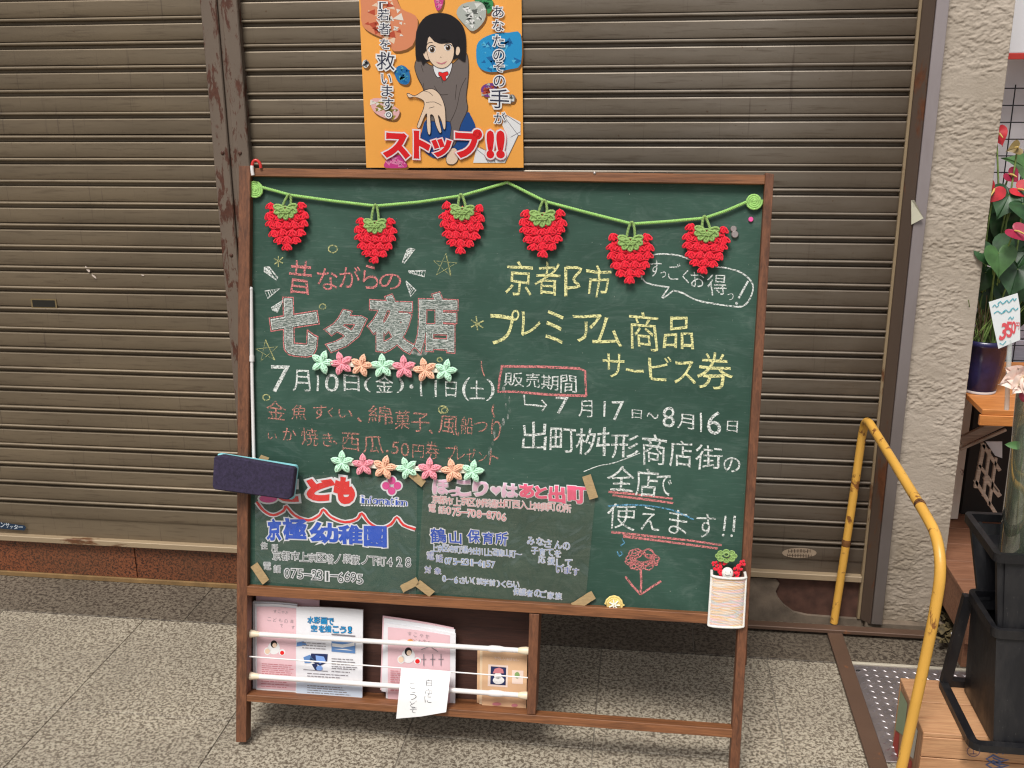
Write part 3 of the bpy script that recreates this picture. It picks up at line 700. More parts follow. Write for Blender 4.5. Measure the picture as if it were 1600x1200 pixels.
def marker_line(parent, name, colr_, text, xa, ya, xb, yb, sz, w_off=.055, c_off=-.012):
    st_ = random.getstate(); A = Print(brd, HO+random.uniform(0, .0004)); sA = A.seed
    s2 = random.getstate(); A.line(text, xa, ya, xb, yb, sz, w_off, grow=.9, wob=sz*.06); random.setstate(s2)
    B = Print(brd, HI+.0002); random.setstate(s2); B.seed = sA; B.line(text, xa, ya, xb, yb, sz, c_off, wob=sz*.06)
    A.build(name+'_outline', mOutline, parent, kind='stuff'); B.build(name, colr_, parent, kind='stuff')
marker(sh1, 'red_lettering', mRed, [('こ', 436, 463, 754, 782), ('ど', 483, 518, 751, 780), ('も', 524, 551, 749, 784)], .17, .085, 3)
A = Print(brd, HO); B = Print(brd, HI)
for dx, dy in ((0, -8), (0, 8), (-9, 0), (9, 0)): A.disc(612+dx, 759+dy, 8.5); B.disc(612+dx, 759+dy, 6)
A.disc(419, 779, 17, 9); B.disc(419, 779, 14, 6.5)
A.build('clover_outline', mOutline, sh1); B.build('clover', mMagenta, sh1)
marker_line(sh1, 'small_blue_lettering', mBlue, 'information', 566, 780, 632, 784, 12, .05, -.01)
P = Print(brd, HI)
for k in range(17): P.disc(565+k*4.1, 789.5+k*.1, 1.5, 1.3, 8)
P.build('dotted_line', mOutline, sh1)
gar = [(401, 784), (412, 798), (427, 805), (443, 798), (447, 791), (460, 805), (482, 813), (499, 805), (505, 796), (517, 808), (539, 816), (558, 811), (565, 802), (576, 816), (593, 825), (611, 819), (620, 808), (630, 820), (649, 827)]
A = Print(brd, HO); A.stroke(gar, 7.5, smooth=3); A.build('garland_outline', mOutline, sh1)
B = Print(brd, HI); B.stroke(gar, 3.6, smooth=3); B.build('garland_line', mRed, sh1)
marker(sh1, 'blue_lettering', mBlue, [('京', 418, 438, 813, 843), ('極', 442, 478, 811, 843), ('幼', 487, 526, 818, 847), ('稚', 530, 564, 822, 850), ('園', 569, 602, 823, 853)], .10, .042, 2.2)
marker_line(sh1, 'address_lettering', mDarkIn, '住所', 413, 853, 430, 856, 11); marker_line(sh1, 'address_lettering', mDarkIn, '京都市上京区塔ノ段藪ノ下町428', 433, 868, 637, 879, 14)
marker_line(sh1, 'address_lettering', mDarkIn, '電話', 417, 885, 433, 889, 12); marker_line(sh1, 'telephone_lettering', mDarkIn, '075-231-6695', 449, 895, 563, 904, 15)
marker(sh2, 'pink_lettering', mPale, [('ほ', 677, 699, 750, 771), ('っ', 702, 717, 766, 775), ('こ', 715, 735, 752, 774), ('り', 740, 761, 753, 774), ('は', 786, 808, 757, 776)], .085, .04, 1.8)
marker(sh2, 'pink_lettering', mHot, [('あ', 812, 833, 757, 777), ('と', 837, 854, 760, 778), ('出', 859, 882, 760, 784), ('町', 888, 914, 761, 784)], .09, .05, 2)
A = Print(brd, HO); B = Print(brd, HI); hp = []
for k in range(26):
    t = 2*math.pi*k/26; hp.append((16*math.sin(t)**3, -(13*math.cos(t)-5*math.cos(2*t)-2*math.cos(3*t)-math.cos(4*t))))
A.poly([(775+x*.62, 766+y*.58) for x, y in hp]); B.poly([(775+x*.46, 766+y*.43) for x, y in hp]); A.build('heart_outline', mOutline, sh2); B.build('heart', mPale, sh2)
marker_line(sh2, 'pink_address', mPaleRed, '京都市上京区桝形通出町西入上神輿町の所', 680, 781, 886, 794, 12.5); marker_line(sh2, 'pink_address', mPaleRed, '電話', 675, 794, 690, 797, 12)
marker_line(sh2, 'pink_telephone', mPaleRed, '075-708-8706', 702, 799, 787, 807, 12)
marker(sh2, 'blue_lettering', mBlue, [('鶴', 672, 697, 826, 848), ('山', 702, 720, 831, 849), ('保', 731, 749, 828, 848), ('育', 754, 771, 831, 850), ('所', 774, 793, 833, 851)], .075, .016, 1.8)
for tx, a in (('上京区寺町通今出川上る鶴山町~', (678, 856, 810, 866, 11)), ('電話', (673, 869, 686, 872, 12)), ('075-231-6157', (697, 876, 770, 882, 10)), ('対象', (669, 890, 685, 893, 11)), ('0~6さい(就学前)くらい', (694, 904, 806, 914, 10)),
              ('保護者のご家族', (806, 924, 872, 931, 11)), ('みなさんの', (829, 845, 885, 853, 12)), ('子育てを', (836, 861, 872, 865, 11)), ('応援して', (847, 875, 888, 881, 12)), ('います', (873, 889, 900, 893, 11))):
    marker_line(sh2, 'small_blue_lettering', mBlue if len(tx) < 4 else mSky, tx, *a)
# ------------------------------------------------------------------ masking tape pieces
mTape = M('kraft_tape', (.40, .28, .14), .6, var=.15, vs=80, scale=(1, 1, 4))
def tape(x, y, L, w, ang, label):
    a = math.radians(ang); dx, dy = math.cos(a), math.sin(a); n = 9; pts = []
    for s_, k in [(1, k) for k in range(n)] + [(-1, k) for k in range(n-1, -1, -1)]:
        t = (k/(n-1)-.5)*L; e = random.uniform(-.8, .8) if 0 < k < n-1 else random.uniform(-1.5, 1.5); pts.append((x+dx*(t+(e if k in (0, n-1) else 0))-dy*w/2*s_, y+dy*(t)+dx*w/2*s_+ (e*.25)))
    fr = [brd(a_, b_, .0105) for a_, b_ in pts]; mb = MB(); mb.hexa(fr, [p-BW*.0012 for p in fr]); o = fixn(mb.build('tape_strip', mTape)); tag(o, label, 'tape', 'kraft tape strips on the board')
tape(406, 896, 33, 13, 56, 'tan tape strip at the bottom left corner of the left plastic sheet')
tape(640, 914, 30, 12, -27, 'tan tape strip rising right between the two plastic sheets, bottom centre')
tape(664, 920, 28, 12, 38, 'tan tape strip falling right at the bottom left of the right plastic sheet')
tape(922, 761, 38, 14, 72, 'tan tape strip at the top right corner of the right plastic sheet')
tape(912, 939, 36, 14, -33, 'tan tape strip at the bottom right corner of the right plastic sheet')
tape(652, 748, 26, 12, 40, 'tan tape strip under the lower flower strip')
tape(412, 717, 14, 9, 20, 'small tan tape scrap above the dark eraser')

# ------------------------------------------------------------------ things fixed to the board
BM = Matrix((BU, BV, BW)).transposed()
def onb(name, x, y, h, label, cat, group=None):
    p = brd(x, y, h); o = empty(name, p, label, cat, group); o.rotation_euler = BM.to_euler(); return o
def mpp(x, y): return (brd(x+1, y)-brd(x, y)).length
def L2(x, y, cx, cy, h=0.0):     # photo point -> local board coordinates round (cx, cy)
    d = brd(x, y)-brd(cx, cy); return Vector((d.dot(BU), d.dot(BV), h))
def plait(mb, pts, r, pitch=.012, n=6):
    pts = [Vector(p) for p in pts]; d = [0]
    for a, b in zip(pts, pts[1:]): d.append(d[-1]+(b-a).length)
    N = max(8, int(d[-1]/pitch*8))
    for ph in (0, math.pi):
        out = []; j = 0
        for k in range(N+1):
            s = d[-1]*k/N
            while j < len(d)-2 and d[j+1] < s: j += 1
            t = (s-d[j])/max(1e-9, d[j+1]-d[j]); p = pts[j].lerp(pts[j+1], min(1, t)); dr = (pts[j+1]-pts[j]).normalized(); nn = Vector((-dr.y, dr.x, 0)).normalized()
            a = ph+s/pitch*2*math.pi; out.append(p+nn*math.cos(a)*r*.7+Vector((0, 0, 1))*math.sin(a)*r*.7)
        mb.tube(out, r*.8, n)
yRed = yarn_mat('red_yarn', (.80, .018, .042)); yGreen = yarn_mat('light_green_yarn', (.33, .60, .17)); yMoss = yarn_mat('moss_green_yarn', (.27, .42, .13))
yMint = yarn_mat('mint_yarn', (.60, .92, .70), .08); yPink = yarn_mat('pink_yarn', (.95, .36, .43), .08); yOrange = yarn_mat('peach_yarn', (.97, .55, .38), .08); yCream = yarn_mat('cream_yarn', (.90, .90, .78), .06)
yWhite = yarn_mat('white_yarn', (.80, .78, .74), .1); yLemon = yarn_mat('lemon_yarn', (.80, .62, .22), .15)
# garland
G0 = (793, 285)
gar_o = onb('strawberry_garland', *G0, .006, 'crocheted strawberry garland on a green cord across the top of the board', 'garland')
cord = [(408, 292), (430, 298), (455, 305), (520, 314), (588, 322), (655, 316), (722, 306), (760, 295), (793, 285)]
cord2 = [(793, 285), (820, 299), (852, 315), (920, 333), (987, 350), (1045, 346), (1100, 341), (1135, 329), (1165, 316)]
mb = MB(); plait(mb, [L2(x, y, *G0, .004) for x, y in cord], .0031, .010); plait(mb, [L2(x, y, *G0, .004) for x, y in cord2], .0031, .010); mb.build('cord', yGreen, gar_o, local=True)
def coil(mb, c, R, r, z=.004):
    N = int(R/(r*1.6))*14; pts = []
    for k in range(N+1):
        t = k/N; a = 2*math.pi*t*R/(r*1.7); q = R*t; pts.append(c+Vector((q*math.cos(a), q*math.sin(a), z+.0015*math.sin(a*3))))
    mb.tube(pts, r, 6); mb.ball(c+Vector((0, 0, z-.002)), R*.95, R*.95, .004, nu=14)
for x, y in ((400, 297), (1177, 315)):
    mb = MB(); coil(mb, L2(x, y, *G0), 13*mpp(x, y), .0031); mb.build('end_disc', yGreen, gar_o, local=True)
mb = MB(); mb.ball(L2(793, 286, *G0, .004), .004, .004, .003); mb.build('push_pin', mWhitePl, gar_o, local=True)
BZ = Vector((0, 0, 1))
def berry(parent, cx, cy, x0, x1, y0, y1, lx, ly, tilt, G0=G0, loop=True):
    m_ = mpp(cx, cy); W_ = (x1-x0)*m_; H_ = (y1-y0)*m_; c = L2(cx, cy, *G0); top = H_/2
    R_ = Matrix.Rotation(tilt, 3, 'Z')
    def T(x, y, z): return c + R_ @ Vector((x, y, z))
    rb = random.Random(int(cx*7+cy)); nr = 6; dy = H_/(nr+.25); a_ = W_/4.7
    rows = [(.86, 5), (.95, 5), (.90, 5), (.76, 4), (.52, 3), (.0, 1)]
    prof = [(W_*w*.47, top-dy*(k+.55)) for k, (w, n_) in enumerate(rows)]
    mb = MB(); base = [T(-W_*.40, top*.80, .003)]+[T(-x, y, .003) for x, y in prof]+[T(0, -H_/2*.97, .003)]+[T(x, y, .003) for x, y in reversed(prof)]+[T(W_*.40, top*.80, .003)]
    mb.add(base+[p+BZ*.005 for p in base], [list(range(len(base), 2*len(base)))]+[[q, (q+1) % len(base), len(base)+(q+1) % len(base), len(base)+q] for q in range(len(base))])
    for k, (w, n_) in enumerate(rows):
        for i in range(n_):
            t = (i/(n_-1)-.5)*2 if n_ > 1 else 0
            x = t*(W_*w/2-a_*.30)+rb.uniform(-.05, .05)*a_; y = top-dy*(k+.60)+rb.uniform(-.07, .07)*dy+(dy*.22*t*t if k < 3 else 0)+(dy*.30 if k == 0 and abs(t) > .9 else 0)
            tw = rb.uniform(-.3, .3); zz = .0085+.003*(1-t*t)
            mb.ball(T(x, y, zz-.002), a_*.46, dy*.52, .0050, M=R_ @ Matrix.Rotation(tw, 3, 'Z'), nu=8, nv=4)
            for f_ in (-1, 0, 1):
                Mr = R_ @ Matrix.Rotation(tw+f_*rb.uniform(.5, .8), 3, 'Z'); c_ = T(x+f_*a_*.26, y+rb.uniform(-.06, .06)*dy, zz+.0018)
                mb.tube([c_+Mr @ Vector((math.cos(q)*a_*.15, math.sin(q)*dy*.46, .0012*math.sin(q*2))) for q in [6.283*g/8 for g in range(8)]], a_*rb.uniform(.075, .10), 5, closed=True)
        if k < 5:
            xw = W_*w/2*.90; yy = top-dy*(k+1.08)
            mb.tube([T(-xw+2*xw*g/10, yy+.10*dy*math.sin(g*2.1+k)+(dy*.2*((g-5)/5)**2 if k < 3 else 0), .0115+.0015*math.sin(g*2.6)) for g in range(11)], a_*.075, 5)
    b = mb.build('strawberry', yRed, parent, local=True)
    mb = MB(); cr = W_*.27
    for k in range(7):
        a = math.radians(-180-15+k*35); ax, ay = math.cos(a), math.sin(a)
        px_, py_ = ax*cr*.62, top*.86+ay*cr*.50
        lp = []
        for j in range(9):
            t = 2*math.pi*j/9; lx_, ly_ = math.cos(t)*cr*.40, math.sin(t)*cr*.20; lp.append(T(px_+ax*lx_-ay*ly_, py_+ay*lx_+ax*ly_, .0155+.001*math.sin(t)))
        mb.tube(lp, W_*.030, 5, closed=True); mb.ball(T(px_, py_, .0145), cr*.34, cr*.28, .003, M=R_ @ Matrix.Rotation(a, 3, 'Z'), nu=6, nv=4)
    for k in range(4):
        a = math.radians(-170+k*53); c_ = T(math.cos(a)*cr*.32, top*.84+math.sin(a)*cr*.24, .0185)
        mb.tube([c_+R_ @ Vector((math.cos(q)*cr*.24, math.sin(q)*cr*.13, 0)) for q in [6.283*g/7 for g in range(7)]], W_*.024, 5, closed=True)
    ring = [T(cr*.25*math.cos(t*.7), top*.86+cr*.16*math.sin(t*.7), .0175) for t in range(9)]; mb.tube(ring, W_*.024, 5, closed=True)
    mb.build('calyx', yMoss, b, local=True)
    if loop:
        p0 = T(-W_*.09, top*.80, .015); p1 = T(W_*.09, top*.80, .015); q = L2(lx, ly, *G0, .012); s_ = R_ @ Vector((W_*.07, -.003, 0)); mid = Vector((0, .004, .002))
        mb = MB(); plait(mb, smooth_path([p0, (p0+q)/2-s_*.5, q-s_*.5, q+mid, q+s_*.5, (p1+q)/2+s_*.5, p1], 4), .0027, .008, 5); mb.build('hanging_loop', yMoss, b, local=True)
for a in ((451, 358, 418, 484, 323, 393, 455, 307, .05), (588, 379, 556, 619, 346, 413, 589, 323, 0), (722, 361, 689, 756, 323, 398, 722, 307, -.04), (848, 368, 812, 884, 333, 404, 851, 316, .03), (984, 408, 948, 1019, 371, 447, 987, 350, .02), (1100, 393, 1065, 1135, 357, 431, 1100, 341, -.05)):
    berry(gar_o, *a)
# flower strips
def flower_mesh(parent, c, R, mat, rot):
    mb = MB()
    for k in range(5):
        a = rot+math.pi/2+2*math.pi*k/5; ax, ay = math.cos(a), math.sin(a); p = c+Vector((ax*R*.60, ay*R*.60, .006)); Mx = Matrix.Rotation(a, 3, 'Z')
        mb.ball(p, R*.44, R*.33, .0050, M=Mx, nu=8, nv=5); mb.ball(p+Mx @ Vector((R*.30, 0, 0)), R*.28, R*.13, .0040, M=Mx, nu=6, nv=4)
        lp = []
        for j in range(9):
            t = 2*math.pi*j/9; v = Mx @ Vector((math.cos(t)*R*.44, math.sin(t)*R*(.26-.12*max(0, math.cos(t))), 0)); lp.append(p+v+Vector((0, 0, .0030)))
        mb.tube(lp, R*.10, 5, closed=True)
        for sg_ in (-1, 1): mb.tube([c+Vector((0, 0, .0095)), p+Mx @ Vector((-R*.1, sg_*R*.10, .0105)), p+Mx @ Vector((R*.22, sg_*R*random.uniform(.04, .16), .0095))], R*.065, 5)
        mb.tube([p+Mx @ Vector((-R*.05, -R*.26, .006)), p+Mx @ Vector((0, 0, .0115)), p+Mx @ Vector((-R*.02, R*.26, .006))], R*.06, 5)
    mb.ball(c+Vector((0, 0, .006)), R*.36, R*.36, .005, nu=8, nv=4)
    return mb.build('flower', mat, parent, local=True)
def strip(pts, label):
    c0 = pts[3]; o = onb('flower_strip', *c0, .004, label, 'crochet strip', 'crocheted flower strips on the board')
    mb = MB(); q = [L2(x, y, *c0, .003) for x, y in pts]
    for s_ in (-1, 0, 1): mb.tube([p+Vector((0, s_*.0042, .001*(1-abs(s_)))) for p in q], .0029, 6)
    mb.build('band', yCream, o, local=True)
    for k, (x, y) in enumerate(pts): flower_mesh(o, L2(x, y, *c0), (16.3+random.uniform(-.9, .9))*mpp(x, y), (yMint, yPink, yOrange)[k % 3], random.uniform(-.2, .2)+(.2 if k % 2 else -.1))
strip([(505, 566), (535, 568), (566, 571), (599, 572), (632, 574), (665, 578), (697, 579)], 'upper strip of crocheted mint, pink and peach flowers, below the big white letters')
strip([(536, 722), (569, 726), (602, 730), (637, 731), (672, 733), (708, 735), (739, 736)], 'lower strip of crocheted mint, pink and peach flowers, just above the plastic sheets')
# magnets
def magnet(x, y, r, mat, label, hh=.006):
    mb = MB(); c = brd(x, y, 0); R_ = r*mpp(x, y); p = [c, c+BW*hh*.8, c+BW*hh]
    mb.tube([c, c+BW*hh*.8, c+BW*hh], [R_, R_, R_*.8], 18); tag(mb.build('magnet', mat), label, 'magnet')
mGreyMag = M('grey_magnet', (.36, .31, .30), .35, .5)
magnet(1146, 358, 5.2, mGreyMag, 'upper of two grey round magnets right of the last strawberry'); magnet(1148, 366.5, 5.8, mGreyMag, 'lower of two grey round magnets right of the last strawberry', .008)
magnet(1173, 343, 4, M('pink_pin', (.80, .10, .35), .3), 'tiny pink round magnet below the right end of the cord')
lem = onb('lemon_magnet', 960, 944, .004, 'yellow crocheted lemon slice on the bottom edge of the board', 'magnet')
mb = MB(); R_ = 14*mpp(960, 944); coil(mb, Vector((0, 0, 0)), R_, .0032); mb.ball(Vector((R_*1.0, 0, .004)), .004, .003, .003); mb.build('rind', yLemon, lem, local=True)
mb = MB()
for k in range(7):
    a = 2*math.pi*k/7; mb.tube([Vector((.002*math.cos(a), .002*math.sin(a), .009)), Vector((R_*.62*math.cos(a), R_*.62*math.sin(a), .0085))], .0022, 5)
mb.build('segment', yCream, lem, local=True)
# candy cane hook
hk = onb('cane_hook', 397, 262, HF+.002, 'red hook with a white tip on the top left corner of the frame', 'hook')
q = smooth_path([L2(x, y, 397, 262, z) for x, y, z in ((396, 274, .004), (395, 262, .006), (397, 253, .006), (402, 251, .005), (407, 256, .004), (408, 263, .003))], 4)
mb = MB(); mb.tube(q[5:], .0042, 8); mb.build('hook_bend', M('red_plastic', (.55, .03, .025), .3), hk, local=True)
mb = MB(); mb.tube(q[:6], .0050, 8); mb.build('hook_tip', mWhitePl, hk, local=True)
# white rod and eraser
rd = onb('hanging_rod', 394, 560, .008, 'thin white plastic rod standing along the left edge of the board', 'rod')
mb = MB(); q = [L2(x, y, 394, 560, .004) for x, y in ((392.5, 452), (394, 560), (397.5, 716))]; mb.tube(q[:2], .0062, 10); mb.build('upper_tube', mWhitePl, rd, local=True)
mb = MB(); mb.tube(q[1:], .0048, 10); mb.build('lower_tube', mWhitePl, rd, local=True)
mb = MB(); mb.tube([q[1]+Vector((0, .008, 0)), q[1]-Vector((0, .008, 0))], .0076, 12); mb.ball(q[0], .0070, .0075, .0070); mb.ball(q[2], .0065, .008, .0065); mb.build('joint', mWhitePl, rd, local=True)
er = empty('board_eraser', brd(395, 742, .04), 'dark purple felt eraser with a pale blue edge, stuck over the left upright', 'eraser')
prism('felt_pad', [(334, 714), (345, 711.5), (458, 731), (460, 736), (455, 777), (450, 781), (334, 765), (331.5, 760)], .046, .074, M('purple_felt', (.030, .022, .052), .95, var=.35, vs=120, bs=400), er, .003)
prism('sponge_back', [(340, 709), (461, 728), (463, 733), (457, 781), (336, 764)], .0235, .0458, M('pale_blue_foam', (.25, .62, .68), .8), er, .002)
# knitted pouch with doll
pc = onb('knitted_pouch', 1137, 940, HF+.002, 'pastel striped knitted pouch hanging at the lower right corner of the board', 'pouch')
def pouch_mat():
    m, n, l, b = mat_base('pastel_knit', .95, 0, .1); v = pos(n, l, (1, 1, 1), (0, math.radians(12), 0))
    w = nz(n, l, pos(n, l, (7, 7, 75), (0, math.radians(6), 0)), 1.0, 2, .5, .5)
    l.new(ramp(n, l, w, [(.28, (.88, .56, .24)), (.38, (.86, .80, .74)), (.44, (.88, .55, .30)), (.49, (.62, .66, .64)), (.54, (.90, .62, .66)), (.60, (.90, .62, .32)), (.68, (.86, .82, .80))]), b.inputs['Base Color'])
    wv = n.new('ShaderNodeTexWave'); wv.bands_direction = 'Z'; wv.inputs['Scale'].default_value = 75; wv.inputs['Distortion'].default_value = 2.5; wv.inputs['Detail Scale'].default_value = 30; l.new(v, wv.inputs[0])
    bump(n, l, b, wv.outputs[0], .5, .0015); return m
cor = [L2(x, y, 1137, 940) for x, y in ((1112, 899), (1165, 902), (1161, 978), (1107, 976))]
mb = MB(); N = 16; vs = []; fs = []
for j in range(N+1):
    for i in range(N+1):
        u, v = i/N, j/N; p = (cor[0]*(1-u)+cor[1]*u)*(1-v)+(cor[3]*(1-u)+cor[2]*u)*v
        vs.append(p+Vector((0, 0, .004+.018*(max(0, 4*u*(1-u))**.5)*(1-.35*v))))
for j in range(N):
    for i in range(N): fs.append([j*(N+1)+i, (j+1)*(N+1)+i, (j+1)*(N+1)+i+1, j*(N+1)+i+1])
mb.add(vs, fs, True); mb.hexa([c+Vector((0, 0, .004)) for c in (cor[3], cor[2], cor[1], cor[0])], [c for c in (cor[3], cor[2], cor[1], cor[0])]); mb.build('pouch_front', pouch_mat(), pc, local=True)
mb = MB(); top_ = [vs[i]+Vector((0, 0, .001)) for i in range(0, N+1, 2)]; bot_ = [vs[N*(N+1)+i] for i in range(0, N+1, 2)]
mb.tube(top_, .0038, 6); mb.tube(bot_, .0034, 6); mb.tube([vs[j*(N+1)+N] for j in range(0, N+1, 2)], .0036, 6); mb.tube([vs[j*(N+1)] for j in range(0, N+1, 2)], .0036, 6)
a1, b1 = L2(1112, 890, 1137, 940, .006), L2(1163, 893, 1137, 940, .006); mb.tube([cor[0]+Vector((0, 0, .006)), a1], .004, 6); mb.tube([cor[1]+Vector((0, 0, .006)), b1], .004, 6)
mb.build('white_border', yWhite, pc, local=True)
dl = onb('strawberry_doll', 1137, 885, HF+.006, 'small crocheted strawberry doll with a white face, tucked in the knitted pouch', 'doll')
m_ = mpp(1137, 885); mb = MB()
for x, y, r in ((1121, 884, 9), (1124, 893, 8), (1152, 888, 9), (1159, 880, 7.5), (1146, 896, 8), (1137, 878, 10), (1116, 879, 6), (1129, 898, 7), (1152, 897, 7), (1137, 900, 12)):
    for k in range(7): mb.ball(L2(x+random.uniform(-.55, .55)*r, y+random.uniform(-.55, .55)*r, 1137, 885, .004+random.uniform(0, .006)), r*.42*m_, r*.30*m_, .005, M=Matrix.Rotation(random.uniform(0, 3), 3, 'Z'), nu=6, nv=4)
mb.build('berry_body', yRed, dl, local=True)
mb = MB()
for k in range(8):
    a = 2*math.pi*k/8; cx_, cy_ = 1134+12*math.cos(a), 867+6.5*math.sin(a); cc = L2(cx_, cy_, 1137, 885, .014)
    mb.tube([cc+Vector((math.cos(a+t*.8)*4.5*m_, math.sin(a+t*.8)*3.5*m_, 0)) for t in range(8)], .0022, 5, closed=True); mb.ball(cc+Vector((0, 0, -.002)), 4.5*m_, 3.5*m_, .003, nu=6, nv=4)
mb.tube([L2(1134+4*math.cos(t), 864+3*math.sin(t), 1137, 885, .019) for t in [k*.785 for k in range(8)]], .0022, 5, closed=True); mb.build('leaf_hat', yMoss, dl, local=True)
mb = MB(); mb.ball(L2(1136, 893, 1137, 885, .014), 9*m_, 9.5*m_, .010, nu=14, nv=9); mb.build('face', yWhite, dl, local=True)
mb = MB(); mb.tube([L2(x, y, 1137, 885, .0235) for x, y in ((1132, 894), (1135, 895.5), (1139, 894.5))], .0008, 5); mb.ball(L2(1133, 890, 1137, 885, .023), .0012); mb.ball(L2(1140, 890, 1137, 885, .023), .0012); mb.build('stitched_face', flat_mat('grey_thread', (.12, .11, .12)), dl, local=True)

# ------------------------------------------------------------------ leaflets in the shelf
mPinkPaper = M('pink_paper', (.78, .52, .56), .7, var=.05); mBluePaper = M('pale_blue_paper', (.62, .72, .84), .7, var=.06, vs=18); mTan = M('tan_card', (.72, .46, .27), .65, var=.08)
mInk = flat_mat('print_grey', (.22, .20, .22)); mInkRed = flat_mat('print_soft_red', (.60, .22, .25)); mInkBlue = flat_mat('print_cyan', (.02, .30, .62)); mInkNavy = flat_mat('print_navy', (.02, .03, .10))
mSkin = flat_mat('print_skin', (.82, .62, .46)); mHair = flat_mat('print_black', (.012, .010, .012)); mWhitePrint = flat_mat('print_white', (.82, .82, .82)); mInkOr = flat_mat('print_orange', (.80, .36, .12)); mPinkPrint = flat_mat('print_pink', (.80, .42, .48))
def page(px, h, mat, parent, name='page', t=.0016, curl=None):
    n = 8; top = []; bot = []
    for i in range(n+1):
        u = i/n; c_ = 0 if not curl else curl*u*u
        top.append(brd(px[0][0]*(1-u)+px[1][0]*u, px[0][1]*(1-u)+px[1][1]*u + (math.sin(u*math.pi)*(-1.2)), h+c_)); bot.append(brd(px[3][0]*(1-u)+px[2][0]*u, px[3][1]*(1-u)+px[2][1]*u, h+c_*.5))
    mb = MB(); fr = top+bot; N = n+1
    mb.add(fr+[p-BW*t for p in fr], [[i, N+i, N+i+1, i+1] for i in range(n)]+[[2*N+i, 2*N+i+1, 3*N+i+1, 3*N+i] for i in range(n)]+
           [[i, i+1, 2*N+i+1, 2*N+i] for i in range(n)]+[[N+i+1, N+i, 3*N+i, 3*N+i+1] for i in range(n)]+[[0, 2*N, 3*N, N], [n, N+n, 3*N+n, 2*N+n]])
    return mb.build(name, mat, parent)
def textblock(P, x0, y0, x1, rows, lead, slope, w=1.1):
    for r in range(rows):
        x = x0; y = y0+r*lead
        end = x1-random.uniform(0, .25)*(x1-x0)
        while x < end:
            l_ = random.uniform(3, 9); P.stroke([(x, y+(x-x0)*slope), (min(x+l_, end), y+(min(x+l_, end)-x0)*slope)], w); x += l_+random.uniform(.8, 1.6)
def picture(P_pink, o, x, y, s, hh):
    A = Print(brd, hh+.0003); A.disc(x, y+4*s, 11*s, 12*s); A.disc(x-12*s, y+10*s, 6*s, 7*s); A.disc(x+15*s, y+12*s, 6*s, 6*s); A.disc(x-8*s, y-20*s, 9*s, 3*s); A.disc(x+14*s, y-18*s, 8*s, 3*s); A.build('print_shape', mWhitePrint, o)
    A = Print(brd, hh+.0005); A.disc(x, y-3*s, 6*s, 7*s); A.build('print_head', mHair, o)
    A = Print(brd, hh+.0007); A.disc(x+1.2*s, y-1*s, 4*s, 4.5*s); A.disc(x-12*s, y+10*s, 4.5*s, 5*s); A.build('print_face', mSkin, o)
    A = Print(brd, hh+.0007); A.disc(x+15*s, y+13*s, 3.8*s, 3.8*s); A.build('print_apple', mRed, o)
    A = Print(brd, hh+.0007); A.disc(x+3*s, y-21*s, 4.5*s, 2.6*s); A.build('print_star', mInkOr, o)
# left pink stack
st1 = empty('leaflet_stack', brd(430, 1077, -.03), 'stack of pink leaflets at the left end of the shelf', 'leaflets')
page([(400, 931), (499, 938), (499, 1070), (400, 1062)], -.060, mPinkPaper, st1, 'rear_leaflet', .003)
page([(395, 940), (464, 944), (464, 1083), (395, 1077)], -.040, mPaper, st1, 'leaflet_edge', .010)
page([(398, 943), (465, 947), (464, 1084), (400, 1079)], -.034, mPaper, st1, 'leaflet', .004)
page([(401, 948), (463, 951), (462, 1079), (402, 1075)], -.0325, mPinkPaper, st1, 'pink_print', .0012)
picture(None, st1, 428, 1009, .85, -.0325)
P = Print(brd, -.0320); P.line('すこやか', 430, 955, 448, 957, 5, -.01); P.line('こどもの森', 421, 968, 456, 971, 6, -.01); P.line('です', 440, 978, 458, 980, 5, -.01); P.build('leaflet_lettering', mInk, st1)
P = Print(brd, -.0320); textblock(P, 409, 1037, 460, 6, 3, .06); textblock(P, 408, 1064, 458, 3, 4, .06); P.build('leaflet_small_print', mInkRed, st1, kind='stuff')
# blue and white leaflet
st2 = empty('leaflet_stack', brd(515, 1085, -.03), 'white and pale blue leaflets with big blue heading, beside the pink stack', 'leaflets')
page([(463, 948), (567, 953), (566, 1095), (462, 1086)], -.030, mPaper, st2, 'leaflet', .006)
page([(464, 1066), (566, 1074), (566, 1094), (463, 1085)], -.0288, mBluePaper, st2, 'blue_print', .0008)
for t, a, s_ in (('水彩画で', (485, 969, 516, 971), 10), ('空を描こう!', (491, 982, 547, 985), 10)):
    P = Print(brd, -.0286); P.seed = 3; z_ = random.getstate(); P.line(t, *a, s_, .05, wob=0, grow=.8); P.build('heading_shadow', mInkNavy, st2); random.setstate(z_)
    P = Print(brd, -.0282); P.seed = 3; random.setstate(z_); P.line(t, *a, s_, .02, wob=0); P.build('heading', mInkBlue, st2)
P = Print(brd, -.0284); P.poly([(518, 994), (555, 997), (555, 1021), (518, 1018)]); P.poly([(474, 1027), (484, 1023), (492, 1032), (484, 1036), (476, 1036)]); P.poly([(463, 1010), (480, 1008), (474, 1002), (464, 1004)]); P.build('photo_blue', flat_mat('print_steel_blue', (.12, .25, .52)), st2, split=True)
P = Print(brd, -.0281); P.poly([(519, 1005), (535, 1007), (554, 1004), (554, 1009), (535, 1012), (519, 1010)]); P.poly([(520, 1014), (552, 1017), (540, 1014)]); P.build('photo_cloud', mWhitePrint, st2)
P = Print(brd, -.0284); P.poly([(486, 1021), (512, 1022), (511, 1035), (500, 1040), (484, 1032)]); P.poly([(487, 1038), (494, 1036), (500, 1048), (493, 1048)]); P.build('photo_dark', mInkNavy, st2)
